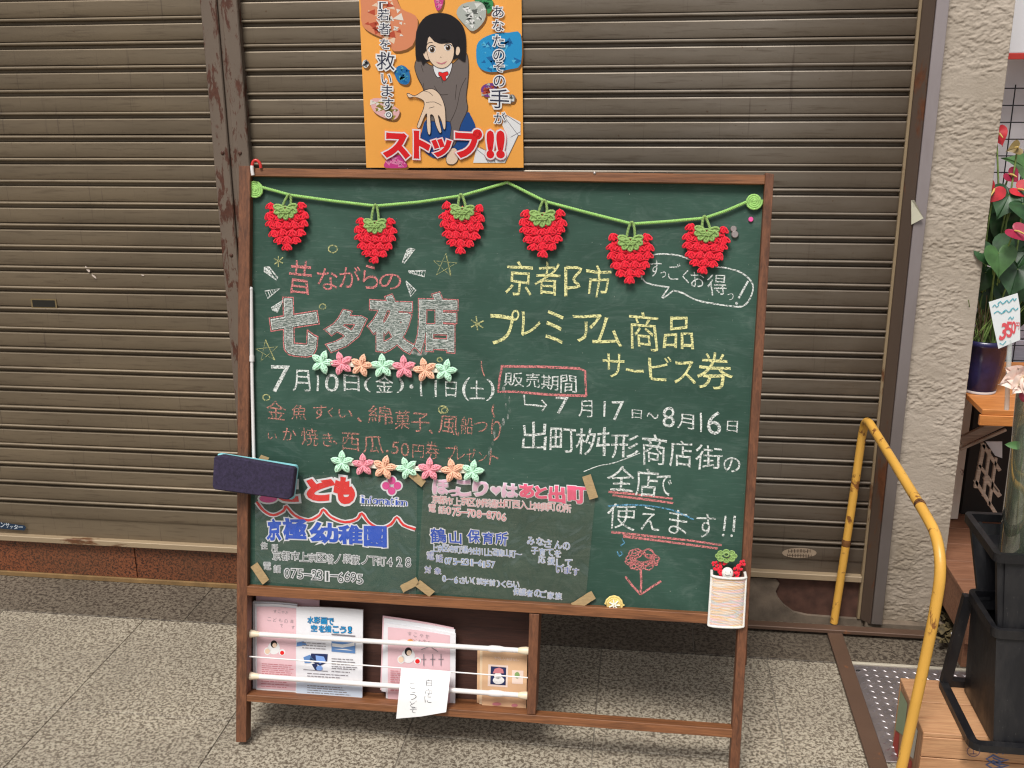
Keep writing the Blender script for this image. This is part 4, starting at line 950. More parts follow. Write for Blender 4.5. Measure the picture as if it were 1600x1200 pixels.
P = Print(brd, -.0281); P.poly([(493, 1024), (506, 1026), (509, 1033), (500, 1037), (494, 1032)]); P.disc(499, 1044, 5, 4); P.build('photo_sky', mSky, st2)
P = Print(brd, -.0281); P.stroke([(474, 1046), (512, 1049)], 1); P.stroke([(518, 991), (555, 994)], 2); textblock(P, 472, 1004, 516, 3, 4, .06); textblock(P, 518, 1029, 560, 4, 4, .06); textblock(P, 518, 1044, 556, 2, 5, .06); textblock(P, 480, 1052, 550, 4, 4, .06); textblock(P, 480, 1071, 550, 5, 3.5, .07); P.build('leaflet_small_print', mInk, st2, kind='stuff')
# centre pink stack
st3 = empty('leaflet_stack', brd(655, 1090, -.03), 'curling stack of pink leaflets in the middle of the shelf behind the white note', 'leaflets')
page([(598, 962), (709, 981), (709, 1102), (594, 1078)], -.046, mPinkPaper, st3, 'rear_leaflet', .003, .010)
page([(600, 966), (711, 984), (711, 1105), (596, 1080)], -.042, mPaper, st3, 'leaflet_edge', .004, .008)
page([(602, 974), (712, 990), (711, 1106), (603, 1100)], -.036, mPaper, st3, 'leaflet', .005, .004)
page([(606, 980), (703, 993), (703, 1101), (606, 1097)], -.0335, mPinkPaper, st3, 'pink_print', .0012, .002)
picture(None, st3, 638, 1021, .95, -.0325)
P = Print(brd, -.0300); P.line('すこやか', 640, 990, 668, 994, 6, -.01); P.line('こどもの森', 642, 1001, 670, 1004, 6, -.01)
for x in (662, 676, 689): P.stroke([(x, 1022), (x, 1040)], 1.2); P.stroke([(x-4, 1030), (x+4, 1030)], 1)
P.stroke([(658, 1015), (672, 1010), (684, 1018)], 1.2); P.build('leaflet_lettering', mInk, st3)
P = Print(brd, -.0300); textblock(P, 610, 1048, 628, 10, 3.4, .06); P.build('leaflet_small_print', mInkRed, st3, kind='stuff')
# tan cards
st4 = empty('card_stack', brd(785, 1105, -.03), 'stack of tan cards with a framed picture at the right end of the shelf', 'cards')
page([(746, 1012), (790, 1016), (789, 1103), (745, 1098)], -.046, mTan, st4, 'rear_card', .003)
page([(750, 1014), (800, 1018), (800, 1107), (749, 1101)], -.040, M('cream_edge', (.80, .62, .42), .6), st4, 'card_edge', .004)
page([(754, 1013), (824, 1018), (822, 1113), (753, 1108)], -.034, mTan, st4, 'card', .004)
P = Print(brd, -.0335); P.poly([(763, 1038), (794, 1040), (793, 1074), (762, 1072)]); P.poly([(800, 1047), (818, 1048), (817, 1069), (800, 1068)]); P.line('やさしいおはなし', 774, 1028, 808, 1031, 4.5, .0); P.build('picture_border', M('print_cream', (.82, .66, .58)), st4)
P = Print(brd, -.0330); P.poly([(767, 1041), (791, 1043), (790, 1071), (766, 1069)]); P.build('picture_ground', mInkNavy, st4)
P = Print(brd, -.0326); P.disc(779, 1063, 9, 6); P.disc(778, 1056, 6, 5); P.build('picture_figure', mWhitePrint, st4)
P = Print(brd, -.0323); P.poly([(770, 1052), (773, 1045), (780, 1043), (786, 1046), (787, 1052)]); P.disc(776, 1100, 7, 2.5); P.disc(804, 1102, 5, 2.5); P.build('picture_hat', mInkRed, st4)
P = Print(brd, -.0326); P.disc(808, 1055, 4, 5); P.build('stamp_leaf', flat_mat('print_green', (.25, .40, .15)), st4)
# hanging white note
nt = empty('hanging_note', brd(665, 1050, .006), 'white handwritten note hanging from the thin rod over the bottom rail', 'note')
nn = 10; vs = []; fs = []
for j in range(nn+1):
    for i in range(nn+1):
        u, v = i/nn, j/nn; x = (627*(1-u)+704*u)*(1-v)+(619*(1-u)+697*u)*v; y = (1044*(1-u)+1050*u)*(1-v)+(1123*(1-u)+1116*u)*v - 22*max(0, u-.5)*max(0, v-.7)
        vs.append(brd(x, y, .004+.026*min(1, v/.55)+.012*max(0, u-.4)*v))
for j in range(nn):
    for i in range(nn): fs.append([j*(nn+1)+i, (j+1)*(nn+1)+i, (j+1)*(nn+1)+i+1, j*(nn+1)+i+1])
mb = MB(); mb.add(vs, fs, True); mb.add([p-BW*.0006 for p in vs], [f[::-1] for f in fs], True); mb.build('paper', M('bright_paper', (.86, .86, .86), .6, var=.01), nt)
P = Print(lambda x, y, h: brd(x, y, h+.026*min(1, (y-1047)/41)+.012*max(0, (x-625)/77-.4)*(y-1047)/75), .0055); P.line('ご自', 645, 1072, 670, 1067, 11, -.02); P.line('うゆ', 646, 1087, 670, 1081, 12, -.02); P.line('どに', 645, 1100, 668, 1093, 12, -.02); P.ch('ぞ', 640, 1104, 652, 1114, -.02)
P.build('handwriting', flat_mat('pen_black', (.04, .04, .06)), nt)

# ------------------------------------------------------------------ poster on the shutter
WY = -.0155
po = empty('campaign_poster', wall(690, 255, WY), 'orange poster with a drawn schoolgirl reaching out her hand, taped to the shutter', 'poster')
def PW(off):
    return Print(lambda x, y, h: wall(540+x/4.617, y/4.617, h), WY-off)
mb = MB(); q = [wall(*p, WY) for p in ((556, -112), (813.5, -112), (818, 262), (572.5, 262))]; mb.hexa([q[3], q[2], q[1], q[0]], [p+Vector((0, .0012, 0)) for p in (q[3], q[2], q[1], q[0])]); fixn(mb.build('poster_sheet', M('poster_orange', (.93, .41, .075), .45, var=.03), po))
def crumple(cols, poly, seed, off):
    rr = random.Random(seed); cx_ = sum(p[0] for p in poly)/len(poly); cy_ = sum(p[1] for p in poly)/len(poly)
    P = PW(off-.0001); P.poly([(x+10, y+16) for x, y in poly], 3); P.build('paper_ball_print', flat_mat('print_brown', (.22, .09, .02)), po)
    P = PW(off); P.poly(poly, 3); P.build('paper_ball_print', cols[0], po)
    for k, c in enumerate(cols[1:]):
        P = PW(off+.00012*(k+1))
        for j in range(16):
            a = rr.uniform(0, 6.28); u = rr.uniform(.05, .85); i = rr.randrange(len(poly)); bx = cx_+(poly[i][0]-cx_)*u; by = cy_+(poly[i][1]-cy_)*u; s_ = rr.uniform(6, .14*abs(poly[0][0]-cx_)+22)
            P.poly([(bx+s_*math.cos(a), by+s_*.8*math.sin(a)), (bx+s_*math.cos(a+1.9), by+s_*math.sin(a+1.9)), (bx+s_*.8*math.cos(a+3.6), by+s_*.5*math.sin(a+3.6))])
        P.build('paper_fold_print', c, po, kind='stuff')
F = flat_mat
cr_red = [F('p_salmon', (.72, .26, .13)), F('p_cream', (.82, .62, .45)), F('p_brick', (.50, .08, .04)), F('p_white2', (.80, .74, .66))]
crumple(cr_red, [(125, -60), (330, -60), (400, 60), (500, 110), (520, 180), (480, 330), (350, 370), (300, 290), (190, 240), (120, 180), (112, 60)], 1, .0012)
crumple([F('p_grey', (.45, .48, .44)), F('p_lgrey', (.72, .74, .70)), F('p_dgrey', (.12, .13, .12)), F('p_white', (.82, .82, .8))], [(840, 30), (960, 10), (1010, 60), (1000, 150), (920, 225), (860, 180), (800, 100)], 2, .0012)
crumple([F('p_green', (.05, .30, .10)), F('p_dgreen', (.02, .12, .05))], [(930, -10), (1050, -10), (1060, 60), (1020, 100), (960, 30)], 12, .0010)
crumple([F('p_blue', (.02, .30, .62)), F('p_dblue', (.01, .14, .38)), F('p_lblue', (.10, .48, .75))], [(960, 300), (1060, 245), (1180, 235), (1262, 245), (1264, 460), (1180, 500), (1040, 520), (960, 480), (942, 390)], 3, .0012)
crumple([F('p_navy2', (.02, .18, .45)), F('p_teal', (.10, .40, .42)), F('p_dblue', (.01, .14, .38))], [(350, 510), (400, 470), (450, 500), (465, 570), (440, 610), (380, 590)], 4, .0012)
crumple([F('p_pinkw', (.80, .45, .45)), F('p_gold', (.40, .30, .06)), F('p_white2', (.80, .74, .66)), F('p_olive', (.25, .2, .04))], [(180, 720), (260, 710), (340, 760), (390, 800), (360, 860), (280, 850), (200, 800)], 5, .0012)
crumple([F('p_purple', (.18, .05, .25)), F('p_grey', (.45, .48, .44)), F('p_brick', (.50, .08, .04))], [(980, 630), (1030, 600), (1090, 610), (1080, 660), (1030, 700), (985, 680)], 6, .0012)
crumple([F('p_dgrey2', (.2, .2, .22)), F('p_lgrey', (.72, .74, .70))], [(1170, 700), (1200, 680), (1225, 700), (1210, 735), (1180, 735)], 7, .0012)
crumple([F('p_mag', (.60, .05, .25)), F('p_mag2', (.80, .25, .45))], [(640, -20), (705, -20), (690, 60), (655, 70)], 8, .0012)
crumple([F('p_mag', (.60, .05, .25)), F('p_mag2', (.80, .25, .45))], [(285, 1170), (340, 1120), (400, 1125), (440, 1180), (430, 1210), (290, 1210)], 9, .0012)
crumple([F('p_lgrey', (.72, .74, .70)), F('p_dgrey2', (.2, .2, .22))], [(125, 440), (150, 432), (170, 460), (150, 490), (122, 475)], 10, .0012)
P = PW(.0013); P.poly([(1155, 825), (1262, 880), (1262, 975), (1245, 975), (1150, 1175), (920, 1175), (945, 1060), (1090, 1120), (1150, 950), (1130, 900)]); P.build('print_banknote', mWhitePrint, po)
P = PW(.0015)
for t in ([(1160, 830), (1262, 900)], [(1190, 990), (1262, 950)], [(1150, 850), (1245, 975), (1150, 1175)], [(950, 1080), (1000, 1120), (1030, 1175)], [(970, 1060), (1050, 1110), (1080, 1175)]): P.stroke(t, 4)
P.build('print_line', mInk, po)
# girl: skirt, cardigan, collar, ribbon, face, hair, hand
lay = .0020
def figure(nm, mat, poly, sm=3):
    global lay
    P = PW(lay); P.poly(poly, sm); P.build(nm, mat, po); lay += .00012
mSk = F('girl_skirt', (.012, .07, .26)); mCard = F('girl_cardigan', (.17, .14, .13)); mLine = F('girl_outline', (.05, .035, .03)); mShirt = F('girl_shirt', (.82, .82, .84))
figure('girl_skirt', mSk, [(585, 860), (700, 850), (870, 810), (900, 830), (940, 930), (900, 1040), (700, 1140), (600, 1120), (540, 1040), (550, 950)])
def outlined(nm, mat, poly, w=5, sm=3):
    global lay
    P = PW(lay); P.poly(poly, sm); P.build(nm, mat, po); lay += .00012
    P = PW(lay); P.stroke(poly, w, closed=True, smooth=sm); P.build('girl_outline', mLine, po); lay += .00012
outlined('girl_cardigan', mCard, [(520, 420), (560, 440), (640, 480), (760, 470), (860, 380), (885, 440), (885, 560), (870, 700), (880, 790), (830, 900), (800, 1020), (770, 1060), (748, 1030), (755, 880), (600, 870), (580, 760), (560, 640), (520, 560), (498, 480)])
P = PW(lay)
for t in ([(560, 600), (575, 690), (590, 740)], [(870, 560), (830, 640), (800, 780), (755, 880)], [(640, 620), (680, 680), (740, 680)], [(700, 600), (690, 560)], [(545, 470), (560, 520)], [(800, 610), (790, 720)]): P.stroke(t, 3.5, smooth=3)
P.build('girl_fold_line', mLine, po, split=True); lay += .00012
outlined('girl_sleeve_hand', mSkin, [(755, 1075), (800, 1075), (810, 1150), (780, 1185), (735, 1180), (725, 1140)], 4)
outlined('girl_collar', mShirt, [(632, 470), (660, 462), (700, 490), (750, 465), (770, 455), (760, 510), (730, 570), (700, 545), (665, 560), (640, 520)], 4, 2)
outlined('girl_ribbon', mRed, [(672, 518), (700, 525), (735, 515), (742, 540), (722, 550), (724, 578), (702, 580), (690, 552), (672, 545)], 3, 2)
outlined('girl_hair', mHair, [(665, 95), (760, 110), (840, 180), (868, 280), (866, 430), (850, 445), (810, 420), (770, 430), (600, 440), (560, 470), (545, 440), (510, 430), (505, 300), (520, 200), (580, 120)], 3)
outlined('girl_ear', mSkin, [(560, 370), (580, 365), (600, 400), (600, 430), (580, 430), (562, 400)], 3); outlined('girl_ear', mSkin, [(800, 340), (820, 340), (826, 370), (812, 398), (795, 390)], 3)
outlined('girl_face', mSkin, [(585, 250), (640, 290), (700, 315), (760, 310), (782, 350), (775, 420), (745, 470), (700, 492), (650, 480), (610, 440), (590, 390), (580, 320)], 3)
figure('girl_fringe', mHair, [(560, 240), (590, 200), (700, 190), (800, 240), (810, 330), (780, 345), (765, 315), (730, 290), (690, 280), (700, 318), (640, 300), (605, 262), (590, 300), (578, 370), (556, 380)], 2)
P = PW(lay)
for x, y in ((622, 358), (737, 342)): P.disc(x, y, 27, 24)
P.build('girl_eye_white', mWhitePrint, po); lay += .00012
P = PW(lay)
for x, y in ((625, 358), (739, 343)): P.disc(x, y, 18, 21)
P.build('girl_iris', F('girl_brown', (.10, .05, .02)), po); lay += .00012
P = PW(lay)
for x, y in ((625, 358), (739, 343)): P.disc(x, y, 9, 12)
P.stroke([(592, 355), (605, 335), (625, 328), (648, 338)], 6, smooth=3); P.stroke([(712, 332), (730, 318), (750, 318), (768, 332)], 6, smooth=3)
P.stroke([(585, 322), (605, 305), (628, 308)], 4, smooth=2); P.stroke([(710, 300), (740, 290), (760, 298)], 4, smooth=2); P.stroke([(682, 410), (690, 414)], 3); P.build('girl_eye_line', mHair, po)
lay += .00012; P = PW(lay)
for x, y in ((619, 350), (733, 335)): P.disc(x, y, 5, 5)
P.build('girl_eye_light', mWhitePrint, po)
P = PW(lay); P.poly([(652, 444), (690, 455), (732, 440), (715, 458), (690, 464), (668, 458)]); P.build('girl_mouth', mInkRed, po)
lay += .0002
outlined('girl_hand', mSkin, [(442, 680), (455, 673), (500, 690), (560, 655), (620, 640), (660, 660), (690, 700), (715, 770), (722, 860), (720, 925), (706, 930), (690, 870), (668, 830), (680, 890), (692, 950), (675, 955), (650, 900), (635, 840), (612, 830), (615, 900), (612, 965), (595, 965), (585, 900), (585, 820), (565, 850), (535, 920), (515, 912), (540, 840), (565, 770), (560, 725), (500, 700), (460, 705)], 4.5, 3)
P = PW(lay); P.stroke([(560, 655), (600, 665), (630, 690)], 3, smooth=2); P.stroke([(580, 740), (640, 735), (690, 760)], 3, smooth=2); P.stroke([(600, 780), (640, 770)], 3); P.build('girl_hand_line', mLine, po)
lay += .0003
# vertical wording
def vert(text, xs, ys, sz, big=None):
    st_ = random.getstate()
    for off, o_, mat, dz, nm in ((.075, 3, mWhitePrint, 0, 'wording_outline'), (.0, 0, F('wording_navy', (.03, .035, .07)), .0003, 'wording')):
        P = PW(lay+dz)
        for k, c in enumerate(text):
            s_ = (big or {}).get(k, sz); x = xs[0]+(xs[1]-xs[0])*k/(len(text)-1); y = ys[k]; w = h = s_
            if c == '。': w = h = s_*.45
            P.ch(c, x-w/2, y-h/2, x+w/2, y+h/2, off, wob=0, grow=o_)
        P.build(nm, mat, po)
vert('「若者を救います。', (268, 310), (40, 105, 205, 318, 440, 570, 655, 748, 828), 80, {0: 50, 3: 70, 4: 128, 5: 72})
vert('あなたのその手が', (1100, 1112), (85, 185, 295, 398, 480, 585, 712, 850), 80, {6: 138, 4: 72})
for off, gr, mat, dz, nm in ((.115, 9, F('stop_pink_edge', (.85, .35, .38)), .0004, 'stop_outline'), (.10, 4, mWhitePrint, .0006, 'stop_outline'), (.06, -2, F('stop_red', (.75, .015, .02)), .0009, 'stop_lettering')):
    P = PW(lay+dz)
    for c, x0, x1, y0, y1 in (('ス', 275, 460, 960, 1140), ('ト', 490, 610, 945, 1145), ('ッ', 620, 765, 1000, 1135), ('プ', 790, 985, 930, 1140), ('!', 1018, 1070, 945, 1140), ('!', 1090, 1145, 945, 1140)): P.ch(c, x0+12, y0+12, x1-12, y1-12, off, wob=0, grow=gr)
    P.build(nm, mat, po, split=True)

# ------------------------------------------------------------------ yellow hoop on steel bars
hoop = empty('steel_hoop_barrier', flo(1302, 975), 'rusty yellow steel hoop standing on brown flat bars by the column', 'barrier')
pth = [Vector((.690, -.050, .03)), Vector((.712, -.050, .45)), Vector((.722, -.051, .68)), Vector((.7245, -.054, .735)), Vector((.7262, -.072, .771)), Vector((.728, -.11, .783)), Vector((.7295, -.18, .782))]
end = [Vector((.736, -.62, .764)), Vector((.739, -.80, .754)), Vector((.741, -.868, .742)), Vector((.741, -.918, .713)), Vector((.740, -.945, .668)), Vector((.736, -.955, .60)), Vector((.726, -.960, .46)), Vector((.690, -.965, .03))]
mb = MB(); mb.tube(smooth_path(pth+end, 6), .0136, 16); mb.build('hoop_pipe', mYellowPipe, hoop)
for i, (p, a) in enumerate((((.7385, -.72, .7595), 0), ((.706, -.050, .335), 1))):
    c = Vector(p); d = Vector((0, 1, .04)) if a == 0 else Vector((.05, 0, 1)); d.normalize()
    mb = MB(); mb.tube([c-d*.012, c-d*.007, c, c+d*.007, c+d*.012], [.0138, .0148, .0152, .0147, .0138], 16); mb.build('weld', rust_mat('weld_rust', (.20, .08, .02), (.05, .02, .01), .5, .7, 60), hoop)
rectprism('floor_bar', .36, .99, -.095, -.058, .012, .026, mBrownSteel, hoop, .002)
mb = MB(); mb.hexa([(.662, -.0955, .006), (.712, -.0955, .006), (.712, -.0955, .016), (.662, -.0955, .016)], [(.655, -1.25, .006), (.705, -1.25, .006), (.705, -1.25, .016), (.655, -1.25, .016)]); bevel(fixn(mb.build('floor_bar', mBrownSteel, hoop)), .0015)
# checkered plate
plate = empty('checkered_plate', (1.0, -.5, 0), 'galvanised checkered steel plate on the ground beside the wooden box', 'plate')
rectprism('plate_sheet', .712, 1.45, -.772, -.275, .0005, .006, mPlate, plate, .001)
rectprism('edge_trim', .712, 1.45, -.274, -.262, .0005, .010, M('trim_cream', (.55, .50, .40), .5), plate, .001)
mb = MB(); k = 0
for j in range(16):
    for i in range(24):
        for s_ in (0, 1):
            cx_, cy_ = .728+i*.031+(j % 2)*.0155*0+s_*.0155, -.286-j*.031-s_*.0155
            a = .65 if s_ == 0 else -.65
            d = Vector((math.cos(a), math.sin(a), 0)); n_ = Vector((-d.y, d.x, 0)); c = Vector((cx_, cy_, .0061))
            if cx_ > 1.43 or cy_ < -.765: continue
            vs = [c-d*.0105, c-n_*.0030, c+d*.0105, c+n_*.0030, c+Vector((0, 0, .0022))-d*.004, c+Vector((0, 0, .0022))+d*.004]
            mb.add(vs, [[0, 1, 4], [1, 2, 5], [1, 5, 4], [2, 3, 5], [3, 0, 4], [3, 4, 5]])
tag(mb.build('tread_lug', mPlate, plate), kind='stuff')
mb = MB(); mb.ball(flo(1341, 1048, .006), .008, .006, .003); mb.build('lifting_hole', mBlack, plate)

# ------------------------------------------------------------------ wooden box
mPine = wood_mat('pine_planks', (.42, .20, .095), (.62, .35, .18), 0, .6, True); mPineSide = wood_mat('pine_side', (.36, .17, .09), (.52, .30, .17), 2, .6)
bz = .222; BX0, BX1, BY0, BY1 = .748, 1.50, -.945, -.690
wb = empty('wooden_box', (1.1, -.82, 0), 'low pine box with blue handling marks printed on its front, under the black crates', 'box')
for y0, y1 in ((BY1-.112, BY1), (BY0+.002, BY1-.116)): rectprism('top_plank', BX0, BX1, y0, y1, bz-.012, bz, mPine, wb, .0015)
for z0, z1 in ((.152, .2095), (.078, .149), (.004, .075)): rectprism('front_plank', BX0, BX1, BY0, BY0+.012, z0, z1, mPine, wb, .0012)
rectprism('back_plank', BX0, BX1, BY1-.012, BY1, .004, .2095, mPine, wb)
rectprism('side_board', BX0+.001, BX0+.013, BY0+.0125, BY1-.0125, .004, .2095, mPineSide, wb)
# labels on the left side: plane x = BX0
def side(x, y, h): return on(x, y, 0, BX0+.0005-h)
P = Print(side, .001); P.poly([(1407, 1078), (1418, 1100), (1412, 1150), (1399, 1140)]); P.build('green_label', flat_mat('label_green', (.30, .38, .24)), wb)
P = Print(side, .001); P.poly([(1424, 1120), (1434, 1142), (1427, 1186), (1416, 1176)]); P.build('white_label', flat_mat('label_white', (.60, .58, .50)), wb)
P = Print(side, .001); P.poly([(1399, 1142), (1405, 1147), (1402, 1190), (1392, 1180)]); P.poly([(1415, 1180), (1425, 1190), (1424, 1204), (1412, 1204)]); P.build('red_label', flat_mat('label_red', (.50, .07, .05)), wb)
def front(x, y, h): return on(x, y, 1, BY0-h)
P = Print(front, .0008); P.stroke([(1531+0*k-10+10*math.cos(k*.45), 1174+8*math.sin(k*.45)) for k in range(14)], 1.2); P.stroke([(1521, 1167), (1521, 1178)], 1.2); P.stroke([(1516, 1178), (1526, 1178)], 1.2); P.build('handling_mark', flat_mat('stamp_grey', (.16, .10, .14)), wb)
P = Print(front, .0008)
P.stroke([(1540, 1169), (1548, 1176)], 3); P.stroke([(1558, 1168), (1557, 1178)], 3); P.stroke([(1578, 1170), (1566, 1178)], 3)
for yy in (1186, 1195): P.stroke([(1541, yy), (1552, yy-6), (1562, yy-1), (1576, yy+1), (1561, yy+5), (1551, yy+6)], 3, closed=True); P.stroke([(1551, yy-2), (1563, yy+3)], 2.4)
for k in range(3): P.stroke([(1546+k*9, 1204), (1550+k*9, 1212)], 3)
P.build('handling_mark', flat_mat('stamp_blue', (.10, .13, .26)), wb)

# ------------------------------------------------------------------ black crates
def ring(mb, x0, x1, y0, y1, z0, z1, w, r=.02):
    def rr(a0, a1, b0, b1, rad):
        pts = []
        for cx_, cy_, st_ in ((a1-rad, b1-rad, 0), (a0+rad, b1-rad, 90), (a0+rad, b0+rad, 180), (a1-rad, b0+rad, 270)):
            for k in range(5): a = math.radians(st_+k*22.5); pts.append((cx_+rad*math.cos(a), cy_+rad*math.sin(a)))
        return pts
    o = rr(x0, x1, y0, y1, r); i_ = rr(x0+w, x1-w, y0+w, y1-w, max(.004, r-w)); n = len(o)
    vs = [(x, y, z0) for x, y in o]+[(x, y, z1) for x, y in o]+[(x, y, z0) for x, y in i_]+[(x, y, z1) for x, y in i_]; fs = []
    for k in range(n):
        j = (k+1) % n; fs += [[k, j, n+j, n+k], [2*n+j, 2*n+k, 3*n+k, 3*n+j], [n+k, n+j, 3*n+j, 3*n+k], [j, k, 2*n+k, 2*n+j]]
    mb.add(vs, fs)
def wallbody(mb, A, B, t=.004, gap=()):
    # A = (x0,x1,y0,y1,z) bottom, B top: four tapering walls
    def c(Q, ins): x0, x1, y0, y1, z = Q; return [(x0+ins, y0+ins, z), (x1-ins, y0+ins, z), (x1-ins, y1-ins, z), (x0+ins, y1-ins, z)]
    a, b, a2, b2 = c(A, 0), c(B, 0), c(A, t), c(B, t)
    for k in range(4):
        if k in gap: continue
        j = (k+1) % 4; mb.hexa([a[k], a[j], b[j], b[k]], [a2[k], a2[j], b2[j], b2[k]])
CX1 = 1.40
c1 = empty('black_crate', (1.1, -.85, bz), 'lower black plastic crate with a wide foot ring, standing on the pine box', 'crate')
mb = MB(); ring(mb, .842, CX1, -1.010, -.700, bz+.001, bz+.020, .022, .030); mb.build('foot_ring', mBlack, c1)
mb = MB(); wallbody(mb, (.905, CX1-.04, -.985, -.74, bz+.004), (.893, CX1-.02, -.935, -.735, .515)); mb.box((.91, -.98, bz+.004), (CX1-.05, -.745, bz+.010)); mb.build('crate_wall', mBlack, c1)
mb = MB(); ring(mb, .882, CX1-.01, -.945, -.725, .505, .528, .014, .022); mb.build('rim', mBlack, c1)
mb = MB(); mb.bar((.858, -.725, bz+.018), (.884, -.735, .512), .026, .020, (0, 1, 0)); mb.build('corner_strut', mBlack, c1)
c2 = empty('black_crate', (1.1, -.8, .53), 'upper black plastic crate with open corners, stacked on the lower crate and carrying the vase', 'crate')
mb = MB(); wallbody(mb, (.915, CX1-.05, -.925, -.745, .480), (.905, CX1-.03, -.895, -.66, .69), gap=(3,)); mb.build('crate_wall', mBlack, c2)
mb = MB(); mb.bar((.925, -.735, .50), (.905, -.655, .69), .030, .016, (0, 1, 0)); mb.build('corner_post', mBlack, c2)
mb = MB(); mb.bar((.918, -.910, .50), (.903, -.880, .69), .030, .016, (0, 1, 0)); mb.build('corner_post', mBlack, c2)
mb = MB(); ring(mb, .877, CX1-.02, -.905, -.635, .690, .712, .016, .020); mb.build('rim', mBlack, c2)
mb = MB(); mb.box((.918, -.892, .660), (CX1-.06, -.662, .664)); mb.build('crate_deck', mBlack, c2)
# ------------------------------------------------------------------ vase with rose
def glass_mat():
    m, n, l, b = mat_base('vase_glass', .05); tr = n.new('ShaderNodeBsdfTransparent'); tr.inputs[0].default_value = (.88, .93, .86, 1)
    gl = n.new('ShaderNodeBsdfGlossy'); gl.inputs['Roughness'].default_value = .05; lw_ = n.new('ShaderNodeLayerWeight'); lw_.inputs[0].default_value = .35
    b.inputs['Base Color'].default_value = (.55, .60, .50, 1); m0 = n.new('ShaderNodeMixShader'); m0.inputs[0].default_value = .14; l.new(tr.outputs[0], m0.inputs[1]); l.new(b.outputs[0], m0.inputs[2])
    mx = n.new('ShaderNodeMixShader'); l.new(lw_.outputs['Facing'], mx.inputs[0]); l.new(m0.outputs[0], mx.inputs[1]); l.new(gl.outputs[0], mx.inputs[2]); l.new(mx.outputs[0], n['Material Output'].inputs[0]); return m
vc = Vector((.992, -.800, .6645)); vase = empty('glass_vase', vc, 'tall cloudy glass vase full of green stems on the upper crate', 'vase')
mb = MB(); mb.lathe(vc, [(.0, .001), (.066, .001), (.070, .006), (.074, .30), (.080, .47), (.077, .47), (.071, .30), (.066, .012), (.0, .012)], 40); mb.build('glass', glass_mat(), vase)
mStem = M('stem_green', (.20, .30, .08), .6, var=.5, vs=40); mLeaf = M('leaf_green', (.022, .070, .022), .42, var=.5, vs=25, bs=60, bst=.2); mLeafL = M('leaf_light_green', (.07, .16, .05), .45, var=.3, vs=25)
mb = MB(); mb.lathe(vc, [(.0, .014), (.0645, .014), (.070, .26), (.0, .26)], 32)
mw, nw, lw, bw_ = mat_base('murky_water', .1); tr = nw.new('ShaderNodeBsdfTransparent'); tr.inputs[0].default_value = (.90, .95, .84, 1); mx = nw.new('ShaderNodeMixShader'); mx.inputs[0].default_value = .20; bw_.inputs['Base Color'].default_value = (.50, .56, .38, 1)
lw.new(tr.outputs[0], mx.inputs[1]); lw.new(bw_.outputs[0], mx.inputs[2]); lw.new(mx.outputs[0], nw['Material Output'].inputs[0]); mb.build('water', mw, vase)
bq = empty('rose_bunch', vc+Vector((0, 0, .02)), 'pale pink rose with white edge and leafy stems in the glass vase', 'flowers')
rg = random.Random(4)
for k in range(16):
    a = rg.uniform(0, 6.28); r0 = rg.uniform(.01, .055); r1 = rg.uniform(.02, .066); h = rg.uniform(.34, .46)
    p0 = vc+Vector((r0*math.cos(a), r0*math.sin(a), .03)); a2 = a+rg.uniform(-.8, .8); p1 = vc+Vector((r1*math.cos(a2), r1*math.sin(a2), h))
    mb = MB(); mb.tube(smooth_path([p0, p0.lerp(p1, .5)+Vector((rg.uniform(-.01, .01), rg.uniform(-.01, .01), 0)), p1], 4), rg.uniform(.0022, .0036), 6); mb.build('stem', mStem, bq)
def leaf(mb, c, d, up, L, W_, fold=.25, curl=.3, heart=False):
    d = Vector(d).normalized(); s_ = d.cross(Vector(up)).normalized(); u = s_.cross(d); n = 8; rows = []
    for i in range(n+1):
        t = i/n
        w = W_*(math.sin(math.pi*min(1, t*.96+.04))**.7) if not heart else W_*((math.sin(math.pi*(t*.78+.22)))**.8)
        ctr = Vector(c)+d*L*t-u*curl*L*t*t
        back = -d*(L*.24*(1-t)**3 if heart else 0)
        rows.append([ctr-s_*w+u*fold*w+back, ctr-s_*w*.5+u*fold*w*.35+back*.5, ctr, ctr+s_*w*.5+u*fold*w*.35+back*.5, ctr+s_*w+u*fold*w+back])
    vs = [v for r in rows for v in r]; fs = [[i*5+k, (i+1)*5+k, (i+1)*5+k+1, i*5+k+1] for i in range(n) for k in range(4)]
    mb.add(vs, fs, True)
def heart_leaf(mb, c, d, up, L, fold=.25, curl=.25, wv=0.0):
    d = Vector(d).normalized(); s_ = d.cross(Vector(up)).normalized(); u = s_.cross(d); N = 28; rings = 5; vs = []; fs = []
    for r in range(rings+1):
        q = r/rings
        for k in range(N):
            t = 2*math.pi*k/N; hx = 16*math.sin(t)**3/17; hy = (13*math.cos(t)-5*math.cos(2*t)-2*math.cos(3*t)-math.cos(4*t))/17
            X = hx*q*L*.56; Y = -(hy-.30)*q*L*.62       # notch towards the stem, tip along d
            vs.append(Vector(c)+s_*X+d*Y+u*(fold*abs(X)-curl*Y*abs(Y)/L*1.2+wv*L*.05*math.sin(5*t)*q))
    for r in range(rings):
        for k in range(N): fs.append([r*N+k, r*N+(k+1) % N, (r+1)*N+(k+1) % N, (r+1)*N+k])
    mb.add(vs, fs, True)
for k in range(34):
    a = rg.uniform(0, 6.28); r0 = rg.uniform(.01, .055); c = vc+Vector((r0*math.cos(a), r0*math.sin(a), rg.uniform(.06, .40)))
    mb = MB(); leaf(mb, c, (rg.uniform(-.6, .6), rg.uniform(-.6, .6), rg.uniform(-1, 1)), (rg.uniform(-1, 1), -1, .3), rg.uniform(.03, .055), rg.uniform(.008, .013)); mb.build('leaf', mLeafL if k % 3 == 0 else mLeaf, bq)
